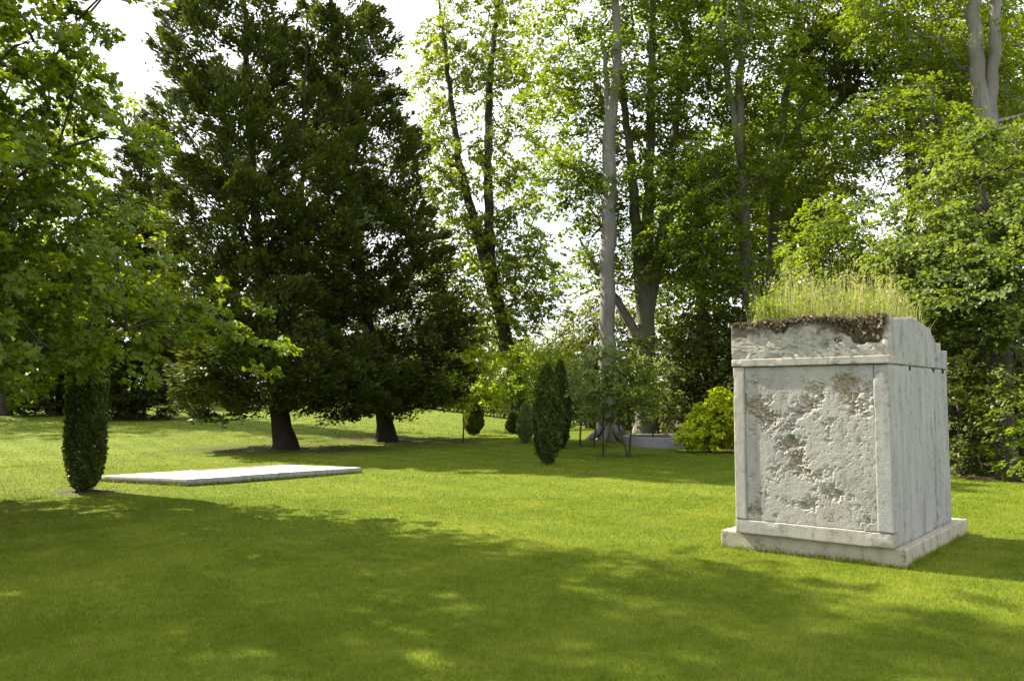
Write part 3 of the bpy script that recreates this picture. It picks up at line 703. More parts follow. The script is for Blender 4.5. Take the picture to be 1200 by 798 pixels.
# clipped yews
def clip(label, px, py, top, half, seed, leaf='yew_light', n=9000, L=.06, tip=.35, botr=.55, group='clipped yews on the lawn', name='clipped_yew'):
    b = gnd(px, py); Y = b[1]; h = at(px, top, Y)[2] - b[2]; R = half * Y / F * .84
    prof = [(.03, R * botr * .55), (.1 * h, R * botr), (.25 * h, R * .92), (.40 * h, R), (.62 * h, R * .84), (.82 * h, R * .55), (.93 * h, R * tip * .8), (h, R * .04)]
    return shrub(name, label, 'shrub', b, prof, leaf, n=n, L=L, tpl='rhomb', seed=seed, group=group, lump=.15, upw=.9)
clip('clipped pointed yew standing alone in front, nearest of the cones', 642, 544, 428, 19, 101, n=13000, L=.075)
clip('clipped narrow yew half hidden behind the pointed one', 657, 526, 424, 13, 102, n=9000, L=.09)
clip('small light green cone left of the pointed yew', 616, 519, 474, 10, 103, 'grey_leaf', 5000, .09)
clip('small round dark bush further left, near the lime sapling', 555, 510, 470, 12, 104, 'dark', 5000, .1)
clip('little dark cone in the hedge gap', 601, 508, 486, 8, 105, 'dark', 4000, .1)
# columnar yew at the left
bcol = gnd(98, 577); Yc = bcol[1]; hc = 2.95; k = Yc / F
shrub('columnar_yew', 'dark clipped column of yew standing beside the white slab', 'shrub', bcol,
      [(.06, 7 * k), (.14, 12 * k), (.3, 16.5 * k), (.6, 19.5 * k), (1.1, 20 * k), (1.7, 20 * k), (2.5, 19 * k), (2.85, 13 * k), (hc, 5 * k)], 'yew_light', n=30000, L=.048, tpl='rhomb', seed=111, lump=.07, upw=.7, depth=.22)

# ---- far left planting
def bushy(label, px, py, Y, prof_h, half, leaf, seed, name='evergreen_bush', L=.13, per=120, n=70, taper=False):
    base = np.array([at(px, py, Y)[0], Y, 0.0]); base[2] = ground_z(base[0], base[1])
    R = half * Y / F
    es = [(base + (0, 0, prof_h * .55), np.array([R, R * .9, prof_h * .5]), n), (base + (0, 0, prof_h * .25), np.array([R * .75, R * .7, prof_h * .24]), n // 2)]
    if taper:
        es = [(base + (0, 0, prof_h * f0), np.array([R * q, R * q * .9, prof_h * .16]), int(n * q * .55)) for f0, q in ((.07, .75), (.18, 1.0), (.34, 1.0), (.52, .8), (.70, .56), (.86, .3))]
    return conifer(name, label, 'bush' if 'bush' in name else 'tree', base, [stem(base, [base + (0, 0, prof_h * .4), base + (.1, 0, prof_h * .9)], .16, .04)], es, leaf, 'bark_yew', per=per, Ls=.95, L=L * 1.8, seed=seed, mind=.4, up=.1)
bushy('black green conifer on the lawn right of the columnar yew', 155, 488, 41, 14.5, 56, 'yew', 121, 'dark_conifer', n=230, taper=True)
bushy('dull green bush left of the columnar yew', 68, 474, 44, 8.5, 56, 'yew_light', 122, n=170, taper=True)
bushy('dark bush between the conifer and the big yew', 215, 470, 52, 5.6, 40, 'yew', 123, n=90)
YJ = 44
bJ = np.array([at(4, 466, YJ)[0], YJ, 0.0]); bJ[2] = ground_z(bJ[0], bJ[1])
tree('park_tree', 'dark trunk standing at the far left edge under the maple', 'tree', bJ, [stem(bJ, [at(6, 420, YJ), at(5, 300, YJ), at(8, 150, YJ)], .36, .12)],
     [ell(20, 330, YJ, 110, 60, 4.5, 70), ell(30, 220, YJ, 110, 70, 4.5, 70), ell(90, 130, YJ, 70, 60, 3, 30), ell(-110, 300, YJ - 1, 110, 80, 5, 80), ell(-90, 190, YJ - 1, 100, 60, 4, 40)], 'beech', 'bark', per=90, a=1.1, b=.2, L=.2, seed=124, mind=.8)  # left part of the crown widened out of view to shade the back lawn

# ---- round low wall
def ring_wall(name, cx, cy, ro, ri, z0, z1, mat, label):
    bm = bmesh.new(); n = 96; vs = []
    for i in range(n):
        a = 2 * math.pi * i / n; c, s_ = math.cos(a), math.sin(a)
        prof = [(ri, z0), (ri, z1 - .012), (ri + .012, z1), (ro - .012, z1), (ro, z1 - .012), (ro, z0)]
        vs.append([bm.verts.new((c * r_, s_ * r_, z)) for r_, z in prof])
    for i in range(n):
        p_, q_ = vs[i], vs[(i + 1) % n]
        for j in range(5): bm.faces.new((p_[j], p_[j + 1], q_[j + 1], q_[j]))
    bmesh.ops.recalc_face_normals(bm, faces=bm.faces)
    me = bpy.data.meshes.new(name); bm.to_mesh(me); bm.free()
    o = mesh_obj(name, me, mat); o.location = (cx, cy, 0)
    return tag(o, label, 'wall')
M['concrete'] = stone_mat('grey_concrete', (.15, .155, .165), (.19, .19, .195), (.08, .08, .08), dirt_amt=.35)
ring_wall('round_wall', 5.3, 28.2, 1.55, 1.33, -.3, .37, M['concrete'], 'low round grey concrete wall sunk in the lawn by the beech')

# ---- white slab on the lawn
def stone_slab(nu, nv, front, back, name, mat, parent, pit=None, smooth=True):
    """closed slab from two (nv,nu,3) grids."""
    f = front.reshape(-1, 3); k = back.reshape(-1, 3); n0 = nu * nv
    i = (np.arange(nv - 1)[:, None] * nu + np.arange(nu - 1)[None, :]).ravel()
    q = [np.stack([i, i + 1, i + nu + 1, i + nu], -1), np.stack([i + nu, i + nu + 1, i + 1, i], -1) + n0]
    per = np.r_[np.arange(nu), np.arange(1, nv) * nu + nu - 1, (nv - 1) * nu + np.arange(nu - 2, -1, -1), np.arange(nv - 2, 0, -1) * nu]
    p2 = np.roll(per, -1)
    q.append(np.stack([p2, per, per + n0, p2 + n0], -1))
    Q = np.concatenate(q); V = np.concatenate([f, k])
    at_ = {'pit': ('POINT', np.r_[pit.ravel(), np.zeros(n0)])} if pit is not None else None
    me = np_mesh(name, V, 4, len(Q), Q.ravel(), at_, False)
    return mesh_obj(name, me, mat, parent)

M['slab'] = stone_mat('white_stone', (.40, .395, .38), (.48, .47, .45), (.13, .115, .085), dirt_amt=.85)
ss = empty('stone_slab', np.array([(SL_N + SL_F)[0] / 2, (SL_N + SL_F)[1] / 2, 0]), 'low white stone slab lying flat on the lawn', 'slab')
org = np.array(ss.location)
gu, gv = np.meshgrid(np.linspace(0, 1, 90), np.linspace(0, 1, 60))
def quadp(u, v, z):
    q = (SL_N[None, None] * ((1 - u) * (1 - v))[..., None] + SL_R[None, None] * (u * (1 - v))[..., None] + SL_F[None, None] * (u * v)[..., None] + SL_L[None, None] * ((1 - u) * v)[..., None])
    q = q.copy(); q[..., 2] = z; return q - org
top = quadp(gu, gv, 0.0)
edge = np.minimum(np.minimum(gu, 1 - gu) * 3.8, np.minimum(gv, 1 - gv) * 3.2)
tz = .118 + .012 * (fbm(top, 1.2, 3) - .5) * 2 + .006 * (fbm(top, 9, 3) - .5) - .006 * np.clip(1 - edge / .04, 0, 1)
top[..., 2] = tz; bot = quadp(gu, gv, -.05)
so_ = stone_slab(90, 60, top, bot, 'slab_block', M['slab'], ss)
M['slab_side_shade'] = stone_mat('shaded_edge_stone', (.15, .15, .142), (.21, .205, .19), (.055, .055, .04), dirt_amt=.8)  # rougher side stone, its darker tone also paints in the sides' shade
so_.data.materials.append(M['slab_side_shade'])
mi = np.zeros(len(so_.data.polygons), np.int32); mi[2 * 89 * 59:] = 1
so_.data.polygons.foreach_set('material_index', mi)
def gravelish():
    rg = np.random.default_rng(7); n = 260
    return rg
# thin moss and leaf dirt line along the far edge
moss_u, moss_v = np.meshgrid(np.linspace(.45, .98, 60), np.linspace(.88, .985, 10))
mt = quadp(moss_u, moss_v, 0.0); hh_ = .122 + .03 * np.clip(fbm(mt, 4, 3) - .47, -.1, 1); mt[..., 2] = hh_
mk = quadp(moss_u, moss_v, .105)
M['soil'] = bark_mat('soil', (.05, .036, .024), (.13, .10, .065), (.07, .06, .03), 6, 1, 1.0)
M['dark_soil'] = bark_mat('dark_soil', (.018, .013, .009), (.06, .043, .028), (.05, .05, .015), 6, 1, 1.0)
M['litter'] = bark_mat('leaf_litter', (.10, .075, .04), (.24, .19, .12), None, 6, 1, 1.0)
stone_slab(60, 10, mt, mk, 'moss', M['litter'], ss)

# ---- the stone block with its grass roof
blk = empty('stone_block', (BC[0], BC[1], 0), 'large weathered stone block with grass growing on top, standing on a plinth', 'monument', rz=BTH)
hw, hd = BW / 2, BD / 2
def loc(p):
    v = np.asarray(p)[:2] - BC
    return np.array([v @ ux, v @ uy])
PH = .184
bl = loc(on(1050, 641, PH)); al = loc(on(860, 626.5, PH)); cl_ = loc(on(1116.5, 612, PH))
X1, Y0 = bl[0] + .035, (bl[1] + al[1]) / 2 - .01; X0 = al[0] - .05; Yb = min(cl_[1] + .06, hd - .04)
print('block body', X0, X1, Y0, Yb, 'plinth', hw, hd)
M['stone'] = stone_mat('weathered_stone', (.205, .200, .185), (.300, .283, .243), (.080, .070, .052), dirt_amt=.7)
M['panel'] = stone_mat('eroded_panel', (.210, .207, .195), (.305, .288, .250), (.105, .09, .066), pit_attr=True, dirt_amt=.55)
M['side'] = stone_mat('streaked_stone', (.195, .198, .196), (.270, .266, .252), (.080, .076, .065), dirt_amt=.7)

M['side_stained'] = stone_mat('stained_side_stone', (.195, .198, .196), (.270, .266, .252), (.080, .076, .065), dirt_amt=.7, pit_attr=True, pit_col=(.055, .052, .036))
M['plinth'] = stone_mat('plinth_stone', (.225, .205, .165), (.30, .275, .22), (.095, .085, .055), dirt_amt=.75)
def rough_box(name, x0, x1, y0, y1, z0, z1, mat, parent, res=.035, amp=.004, chip=.018, seed=0.0):
    """box with grid faces, worn arrises and fine unevenness (one mesh)."""
    bm = bmesh.new()
    dims = [(x0, x1), (y0, y1), (z0, z1)]
    ns = [max(2, min(90, int((b_ - a_) / res) + 2)) for a_, b_ in dims]
    lin = [np.unique(np.r_[np.linspace(a_, b_, n_), a_ + min(.006, (b_ - a_) / 9), a_ + min(.014, (b_ - a_) / 6), b_ - min(.006, (b_ - a_) / 9), b_ - min(.014, (b_ - a_) / 6)]) for (a_, b_), n_ in zip(dims, ns)]
    VV, QQ, off = [], [], 0
    for ax in range(3):
        o1, o2 = [(1, 2), (2, 0), (0, 1)][ax]
        for sd in (0, 1):
            A, B = np.meshgrid(lin[o1], lin[o2]); P = np.zeros(A.shape + (3,))
            P[..., ax] = dims[ax][sd]; P[..., o1] = A; P[..., o2] = B
            nv_, nu_ = A.shape; i = (np.arange(nv_ - 1)[:, None] * nu_ + np.arange(nu_ - 1)[None, :]).ravel()
            q = np.stack([i, i + 1, i + nu_ + 1, i + nu_], -1) if sd else np.stack([i + nu_, i + nu_ + 1, i + 1, i], -1)
            VV.append(P.reshape(-1, 3)); QQ.append(q + off); off += A.size
    V = np.concatenate(VV); Q = np.concatenate(QQ)
    c = np.array([(a_ + b_) / 2 for a_, b_ in dims]); h = np.array([(b_ - a_) / 2 for a_, b_ in dims])
    dist = h - np.abs(V - c); sd = np.sort(dist, 1); e = sd[:, 1]
    nf = fbm(V, 7, 3, seed); nc = fbm(V, 5, 4, seed + 3)
    sgn = np.sign(V - c)
    near = (dist < 1e-6)
    inn = amp * (nf - .5) * 2 + .003 * np.clip(1 - e / .008, 0, 1) + chip * np.clip((nc + .25 * (fbm(V, 24, 3, seed + 9) - .5) - .55) * 9, 0, 1) * np.clip(1 - e / .05, 0, 1)
    V2 = V - sgn * near * np.maximum(inn, -amp)[:, None]
    key = np.round(V / 1e-5).astype(np.int64); _, first, inv = np.unique(key, axis=0, return_index=True, return_inverse=True)
    V2 = V2[first]; Q = inv.ravel()[Q]
    me = np_mesh(name, V2, 4, len(Q), Q.ravel(), None, False)
    return mesh_obj(name, me, mat, parent)

rough_box('plinth', -hw, hw, -hd, hd, -.06, PH, M['plinth'], blk, .03, .005, .045, 1)
ZR = PH + .15                      # top of the base rail
ZC = 1.985                         # underside of the cap
rough_box('core', X0 + .06, X1 - .05, Y0 + .09, Yb - .04, PH + .002, 2.30, M['stone'], blk, .2, .0, .0)
rough_box('base_rail', X0, X1 - .004, Y0 + .004, Y0 + .12, PH + .002, ZR, M['stone'], blk, .025, .003, .012, 2)
pl_w, pr_w = .13, .155
rough_box('pilaster', X0 + .003, X0 + pl_w, Y0, Y0 + .12, ZR + .004, ZC - .004, M['stone'], blk, .025, .003, .012, 3)
rough_box('pilaster', X1 - pr_w, X1, Y0 + .002, Y0 + .12, ZR + .004, ZC - .004, M['side'], blk, .025, .003, .012, 4)
# eroded front panel
nu, nv = 290, 370
xa, xb = X0 + pl_w + .002, X1 - pr_w - .002
U, Vv = np.meshgrid(np.linspace(0, 1, nu), np.linspace(0, 1, nv))
Pp = np.stack([xa + (xb - xa) * U, np.zeros_like(U), ZR + .005 + (ZC - ZR - .012) * Vv], -1)
blobs = [(.10, .70, .10, .08), (.20, .66, .13, .06), (.33, .60, .10, .07), (.36, .52, .14, .08), (.44, .42, .16, .08), (.30, .36, .15, .05), (.52, .33, .15, .05), (.80, .90, .16, .10), (.90, .78, .12, .16), (.60, .86, .14, .06),
         (.50, .75, .10, .06), (.06, .05, .10, .03), (.22, .04, .06, .02), (.12, .18, .1, .05), (.45, .12, .14, .04), (.08, .90, .07, .05), (.70, .20, .1, .05), (.66, .66, .08, .05)]
mask = np.zeros_like(U)
for bu, bv, ru, rv in blobs:
    mask = np.maximum(mask, np.exp(-(((U - bu) / ru) ** 2 + ((Vv - bv) / rv) ** 2)))
n1_ = fbm(Pp, 6, 5, 1); n2_ = fbm(Pp, 22, 4, 2); n3_ = fbm(Pp, 48, 3, 3)
er = np.clip((mask * .62 + (n1_ - .47) * 1.5 + (n2_ - .47) * .9 + (n3_ - .47) * .5 - .24) * 2.1, 0, 1)
knob = np.clip((n2_ - .40) * 3, 0, 1)
pits = np.clip((fbm(Pp, 34, 3, 51) - .55) * 9, 0, 1) * (.15 + .85 * np.clip(fbm(Pp, 3.5, 3, 52) * 3 - 1.1, 0, 1))
depth = .0055 * pits + .026 * er * (.15 + .85 * (1 - knob)) + .030 * er * (n3_ - .35) + .004 * (n2_ - .5) + .006 * (fbm(Pp, 2.5, 3, 4) - .5)
for hu, hv, hr, hd_ in ((.37, .53, .035, .05), (.62, .80, .02, .03), (.44, .69, .03, .03)):
    depth += hd_ * np.exp(-(((U - hu) / hr) ** 2 + ((Vv - hv) / (hr * .8)) ** 2) ** 2)
fr = Pp.copy(); fr[..., 1] = Y0 + .022 + depth
bk = Pp.copy(); bk[..., 1] = Y0 + .118
stone_slab(nu, nv, fr, bk, 'front_panel', M['panel'], blk, pit=np.clip(er * 1.1 * (.3 + .7 * (1 - knob)) + .35 * pits, 0, 1))
# right side panel with vertical weathering, left and rear panels
def side_panel(name, p0, p1, z0, z1t, out, seed, thick=.10, amp=.004, nu=150, nv=150, mat='side', stain=False):
    """p0->p1 along the face bottom (local xy); z1t(u) top line; out = outward normal."""
    U, Vv = np.meshgrid(np.linspace(0, 1, nu), np.linspace(0, 1, nv))
    p0 = np.array(p0); p1 = np.array(p1); zt = z1t(U)
    P = np.zeros(U.shape + (3,)); P[..., :2] = p0 + (p1 - p0) * U[..., None]; P[..., 2] = z0 + (zt - z0) * Vv
    o = np.array([out[0], out[1], 0.0])
    S = P * np.array([1, 1, .35]); nn = fbm(S, 8, 4, seed); cr_ = fbm(S * np.array([1, 1, .5]), 14, 4, seed + 1)
    ln_ = np.linalg.norm(p1 - p0)
    e = np.minimum(np.minimum(U, 1 - U) * ln_, np.minimum(Vv, 1 - Vv) * 1.0)
    inn = amp * (nn - .5) * 2 + .012 * np.clip((cr_ - .60) * 8, 0, 1) + .006 * np.clip(1 - e / .02, 0, 1) + .03 * np.clip(1 - e / .05, 0, 1) * np.clip((fbm(P, 6, 3, seed + 5) - .56) * 6, 0, 1)
    f_ = P - o * inn[..., None]; b_ = P - o * thick
    pit = None
    if stain:
        q = P * np.array([1, 1, .16])
        pit = np.clip((fbm(q, 9, 4, seed + 20) - .50) * 5, 0, 1) * np.clip(fbm(P, 20, 3, seed + 21) * 2.4 - .55, 0, 1) * (.25 + .75 * np.exp(-((U - .78) / .2) ** 2)) + .5 * np.clip((fbm(q, 16, 3, seed + 23) - .58) * 8, 0, 1)
        mat = 'side_stained'
    return stone_slab(nu, nv, f_, b_, name, M[mat], blk, pit=None if pit is None else pit.clip(0, 1))
flat = lambda z: (lambda u: np.full_like(u, z))
side_panel('side_panel', (X1 - .002, Y0 + .124), (X1 - .002, Yb), PH + .002, flat(ZC - .004), (1, 0), 11, stain=True)
side_panel('side_panel', (X0, Yb), (X0, Y0 + .124), PH + .002, flat(ZC - .004), (-1, 0), 12, nu=60, nv=60)
side_panel('rear_panel', (X1 - .11, Yb - .001), (X0 + .11, Yb - .001), PH + .002, flat(ZC - .004), (0, 1), 13, nu=60, nv=60)
# cap: front beam with a lip, broken side slab, left and rear slabs
rough_box('cap_lip', X0 - .013, X1 + .014, Y0 - .014, Y0 + .17, ZC, ZC + .085, M['stone'], blk, .022, .003, .02, 6)
nu, nv = 170, 60
U, Vv = np.meshgrid(np.linspace(0, 1, nu), np.linspace(0, 1, nv))
line = np.stack([np.linspace(0, 3, nu), np.zeros(nu), np.zeros(nu)], -1)
ztop = np.interp(np.linspace(0, 1, nu), [0, .1, .3, .36, .45, .6, .68, .75, .9, 1], [2.44, 2.45, 2.455, 2.435, 2.47, 2.47, 2.45, 2.43, 2.44, 2.46]) + .07 * (fbm(line, 7, 5, 5) - .5)
P = np.stack([X0 - .004 + (X1 - X0 + .006) * U, np.full_like(U, Y0 - .004), ZC + .086 + (ztop[None, :] - ZC - .086) * Vv], -1)
bn = fbm(P * np.array([.85, 1, 1.25]), 9, 5, 6)
rec = .014 * (bn - .5) + .014 * np.clip((bn - .54) * 8, 0, 1) + .008 * np.clip((fbm(P * np.array([.6, 1, 1.7]), 26, 3, 9) - .52) * 8, 0, 1) + .055 * np.clip((U - .62 + .3 * (fbm(P, 9, 4, 21) - .5)) * 8, 0, 1) * np.clip((Vv - .40 + .9 * (fbm(P, 11, 4, 22) - .5)) * 6, 0, 1) * np.clip((.985 - U) * 20, 0, 1) * (.5 + fbm(P, 14, 3, 7))
f_ = P.copy(); f_[..., 1] += np.maximum(rec, -.008); b_ = P.copy(); b_[..., 1] += .16
moss = np.clip((Vv - .42 + 1.3 * (fbm(P, 5, 4, 41) - .5)) * 3.0, 0, 1) * np.clip((fbm(P, 16, 4, 42) - .36) * 5, 0, 1)
M['cap'] = stone_mat('mossy_cap_stone', (.205, .200, .183), (.30, .283, .24), (.08, .07, .052), dirt_amt=.75, pit_attr=True, pit_col=(.060, .046, .028))
stone_slab(nu, nv, f_, b_, 'cap_beam', M['cap'], blk, pit=moss)
ys = Y0 + (Yb - Y0) * np.array([0, .1, .2, .41, .44, .58, .67, .76, .83, .88, .885, 1.0])
zs = np.array([2.44, 2.455, 2.47, 2.50, 2.50, 2.45, 2.43, 2.32, 2.24, 2.22, 2.20, 2.205])
def cap_top(u):
    y = Y0 + .17 + (Yb - Y0 - .17) * u
    w = np.stack([y * 1.0, np.zeros_like(y), np.zeros_like(y)], -1)
    return np.interp(y, ys, zs) + .045 * (fbm(w, 9, 4, 8) - .5)
side_panel('cap_side', (X1 + .006, Y0 + .172), (X1 + .006, Yb + .004), ZC + .002, cap_top, (1, 0), 15, thick=.13, amp=.016, nu=160, nv=80, stain=True)
side_panel('cap_side', (X0 - .004, Yb), (X0 - .004, Y0 + .172), ZC + .002, flat(2.40), (-1, 0), 16, thick=.13, nu=60, nv=30)
side_panel('cap_rear', (X1 - .13, Yb + .002), (X0 + .13, Yb + .002), ZC + .002, flat(2.24), (0, 1), 17, thick=.13, nu=60, nv=30)
M['hole_dark'] = bark_mat('bolt_hole_dark', (.012, .011, .010), (.03, .026, .022))  # near-black colour for the shade inside the bolt holes, drawn as small boxes
for yy in (Y0 + .75, Y0 + 1.75, Y0 + 2.2):
    rough_box('bolt_hole', X1 - .01, X1 + .004, yy - .03, yy + .03, ZC - .05, ZC - .005, M['hole_dark'], blk, .05, 0, 0)
# soil mound
nu, nv = 130, 150
U, Vv = np.meshgrid(np.linspace(0, 1, nu), np.linspace(0, 1, nv))
sx = X0 + .015 + (X1 - X0 - .02) * U; sy = Y0 + .02 + (Yb - Y0 - .03) * Vv
P = np.stack([sx, sy, np.zeros_like(sx)], -1)
ed = np.minimum(np.minimum(U, 1 - U) * 1.8, np.minimum(Vv, 1 - Vv) * 2.6)
tzf = np.interp(sy, ys, zs)
hz_ = np.minimum(2.53, tzf) - .10 + .16 * np.sqrt(np.clip(ed, 0, .25) / .25) + .10 * (fbm(P, 3, 4, 9) - .5) + .08 * (fbm(P, 14, 4, 10) - .5)
hz_ = np.where((U > .93) | (U < .04), np.minimum(hz_, tzf - .01), hz_)
def soil_z(x, y):
    i = np.clip(((y - sy[0, 0]) / (sy[-1, 0] - sy[0, 0]) * (nv - 1)).round().astype(int), 0, nv - 1)
    j = np.clip(((x - sx[0, 0]) / (sx[0, -1] - sx[0, 0]) * (nu - 1)).round().astype(int), 0, nu - 1)
    return hz_[i, j]
f_ = P.copy(); f_[..., 2] = hz_; b_ = P.copy(); b_[..., 2] = 2.2
stone_slab(nu, nv, f_, b_, 'soil', M['soil'], blk)
# crumbs of soil, dead stems and moss hanging over the front edge of the cap
rg = np.random.default_rng(17); n = 5200
u = rg.random(n); keep = rg.random(n) < np.interp(u, [0, .15, .3, .38, .45, .55, .62, .7, .9, .97, 1], [.08, .12, .5, .9, .22, .2, .6, .85, .9, .6, .1]); u = u[keep]; n = len(u)
dropmax = np.interp(u, [0, .15, .28, .36, .42, .55, .64, .75, .9, .97, 1], [.015, .02, .07, .19, .05, .04, .13, .19, .17, .13, .04])
dropmax = dropmax * np.clip(3.2 * fbm(np.stack([u * 3, 0 * u, 0 * u], -1), 6, 4, 31) - .75, .1, 1.6)
dr = dropmax * rg.random(n) ** 1.2
cx_ = X0 + (X1 - X0) * u; zt_ = np.interp(u, np.linspace(0, 1, len(ztop)), ztop)
recess = .05 * np.clip((u - .62) * 8, 0, 1) * np.clip((.97 - u) * 20, 0, 1)
pos = np.stack([cx_, Y0 + recess * .8 + rg.normal(-.006, .012, n), zt_ + .02 - dr], -1)
d = rg.normal(0, 1, (n, 3)) + np.array([0, -.4, -.8]); nrm = rg.normal(0, 1, (n, 3)) + np.array([0, -1, .3])
M['crumb'] = leaf_mat('soil_crumb', (.055, .040, .026), (.115, .088, .058), (.20, .165, .11), .1, (1, 1, 1), .9, .1)
mesh_obj('soil_fringe', leaf_mesh('soil_fringe', pos, d, unit(nrm), .035 * rg.uniform(.5, 1.5, n), 'broad', rg.random(n)), M['crumb'], blk)

# wild grass on top: uncountable
def blades(n, xs, ysr, hmin, hmax, wd, rg, bend=.35, seed=0):
    x = rg.uniform(*xs, n); y = rg.uniform(*ysr, n); z = soil_z(x, y) - .01
    h = rg.uniform(hmin, hmax, n) ** 1.0 * (.40 + .85 * np.clip(2.4 * fbm(np.stack([x, y, 0 * x], -1), 5, 3, 12 + seed) - .65, 0, 1.3))
    az = rg.uniform(0, 6.28, n); lean = np.abs(rg.normal(0, bend, n))
    dx = np.stack([np.cos(az), np.sin(az), 0 * az], -1)
    a2 = rg.uniform(0, 6.28, n); s_ = np.stack([np.cos(a2), np.sin(a2), 0 * a2], -1) * wd
    b0 = np.stack([x, y, z], -1)
    m1 = b0 + dx * (.25 * lean * h)[:, None] + np.array([0, 0, 1]) * (h * .5)[:, None]
    m2 = b0 + dx * (.9 * lean * h)[:, None] + np.array([0, 0, 1]) * (h * (1 - .25 * lean))[:, None]
    V = np.stack([b0 - s_, b0 + s_, m1 + s_ * .8, m1 - s_ * .8, m2], 1)
    return V, m2, h
rg = np.random.default_rng(23)
VB, tips, hB = blades(1900, (X0 + .14, X1 - .02), (Y0 + .05, Yb - .6), .16, .64, .0026, rg, .38)
VB2, _, _ = blades(3000, (X0 + .10, X1), (Y0 + .03, Yb - .4), .05, .19, .003, rg, .8, 2)
VB3, tips3, h3 = blades(300, (X0 + .2, X1 - .05), (Y0 + .08, Yb - .9), .42, .74, .0018, rg, .16, 3)
VV = np.concatenate([VB, VB2, VB3]); n = len(VV)
base = (np.arange(n) * 5)[:, None]
Q4 = (base + np.array([0, 1, 2, 3])).ravel(); T3 = (base + np.array([3, 2, 4])).ravel()
me = bpy.data.meshes.new('wild_grass')
me.vertices.add(n * 5); me.vertices.foreach_set('co', VV.reshape(-1).astype(np.float32))
me.loops.add(n * 7); me.loops.foreach_set('vertex_index', np.concatenate([Q4, T3]).astype(np.int32))
me.polygons.add(2 * n)
me.polygons.foreach_set('loop_start', np.r_[np.arange(n) * 4, n * 4 + np.arange(n) * 3].astype(np.int32))
me.polygons.foreach_set('loop_total', np.r_[np.full(n, 4), np.full(n, 3)].astype(np.int32)); me.update(calc_edges=True)
rv = np.r_[rg.random(1900) * .85, .3 + .7 * rg.random(3000), .6 + .4 * rg.random(300)]
me.attributes.new('rnd', 'FLOAT', 'FACE').data.foreach_set('value', np.r_[rv, rv].astype(np.float32))
M['wild'] = leaf_mat('wild_grass', (.115, .165, .030), (.215, .245, .065), (.42, .385, .21), .45, (1.2, 1.15, .7))
wg = mesh_obj('wild_grass', me, M['wild']); wg.location = blk.location; wg.rotation_euler = (0, 0, BTH)
tag(wg, 'tall wild grass and dry stalks growing on top of the stone block', 'grass', kind='stuff')
# seed heads and a few broad weeds among the grass
nn_ = len(tips3); k_ = np.repeat(np.arange(nn_), 9)
pos = tips3[k_] + np.stack([rg.normal(0, .006, len(k_)), rg.normal(0, .006, len(k_)), -rg.uniform(0, .09, len(k_))], -1)
sh_ = mesh_obj('seed_heads', leaf_mesh('seed_heads', pos, rg.normal(0, .5, (len(k_), 3)) + (0, 0, 1.), unit(rg.normal(0, 1, (len(k_), 3))), .016 * rg.uniform(.6, 1.4, len(k_)), 'rhomb', .4 + .6 * rg.random(len(k_))), M['wild'])
sh_.parent = wg
n = 1100; wx = np.concatenate([rg.normal(X0 + .30, .09, n // 2), rg.uniform(X0 + .2, X1 - .1, n - n // 2)]); wy = rg.uniform(Y0 + .08, Y0 + .6, n)
pos = np.stack([wx, wy, soil_z(wx, wy) + rg.uniform(.02, .24, n)], -1)
wd_ = mesh_obj('weeds', leaf_mesh('weeds', pos, rg.normal(0, 1, (n, 3)), unit(rg.normal(0, .5, (n, 3)) + (0, 0, 1.)), .035 * rg.uniform(.6, 1.3, n), 'broad', rg.random(n)), M['beech'])
wd_.parent = wg

# ---- soil ring under the columnar yew
th = np.linspace(0, 2 * np.pi, 64, endpoint=False); rr_ = np.array([.02, .15, .27, .38, .46])
rgm = np.random.default_rng(31)
ringv = np.stack([np.stack([r_ * (1 + .18 * np.sin(3 * th + 1) * (r_ > .4) + .1 * np.sin(7 * th)) * np.cos(th) * 1.15, r_ * (1 + .15 * np.sin(4 * th)) * np.sin(th), np.full(64, [.035, .03, .026, .014, -.012][i]) + rgm.normal(0, .008, 64)], -1) for i, r_ in enumerate(rr_)])
i = (np.arange(4)[:, None] * 64); j = np.arange(64)[None, :]; j2 = (j + 1) % 64
Q = np.stack([i + j, i + 64 + j, i + 64 + j2, i + j2], -1).reshape(-1, 4)
o = mesh_obj('soil_patch', np_mesh('soil_patch', ringv.reshape(-1, 3), 4, len(Q), Q.ravel(), None, True), M['dark_soil']); o.location = bcol
tag(o, kind='structure')

# ---- background trees far behind
def bg_tree(label, px, Y, h, half, leaf, seed, bark='bark', per=90, n=90, L=.3, a=1.3, lo=.12, group='trees closing the view'):
    base = np.array([at(px, 470, Y)[0], Y, 0.0]); base[2] = ground_z(base[0], base[1])
    R = half * Y / F
    es = [(base + (0, 0, h * (lo + .3)), np.array([R, R * .8, h * .3]), n // 2), (base + (0, 0, h * .7), np.array([R * .8, R * .7, h * .3]), n // 2)]
    return tree('background_tree', label, 'tree', base, [stem(base, [base + (0, 0, h * .4), base + (.2, 0, h * .9)], .035 * h, .03 * h / 10)], es, leaf, bark, per=per, a=a, b=.3, L=L, seed=seed, mind=1.0, group=group, rise=.3)
t1 = bg_tree('rounded green tree far behind the airy tree', 575, 75, 7.5, 70, 'airy', 201)
t2 = bg_tree('dark far tree behind the two yews', 430, 70, 11, 90, 'dark', 202)
copy_tree(t1, (at(655, 470, 68)[0], 68, ground_z(at(655, 470, 68)[0], 68)), 1.3, (1, 1, .85), 'far tree just left of the olive one')
copy_tree(t1, (at(500, 470, 78)[0], 78, ground_z(at(500, 470, 78)[0], 78)), 2.1, (1.1, 1.1, .8), 'far tree between the right yew and the airy tree')
copy_tree(t2, (at(330, 470, 68)[0], 68, ground_z(at(330, 470, 68)[0], 68)), .7, (1, 1, 1.05), 'far dark tree behind the thick yew trunk')
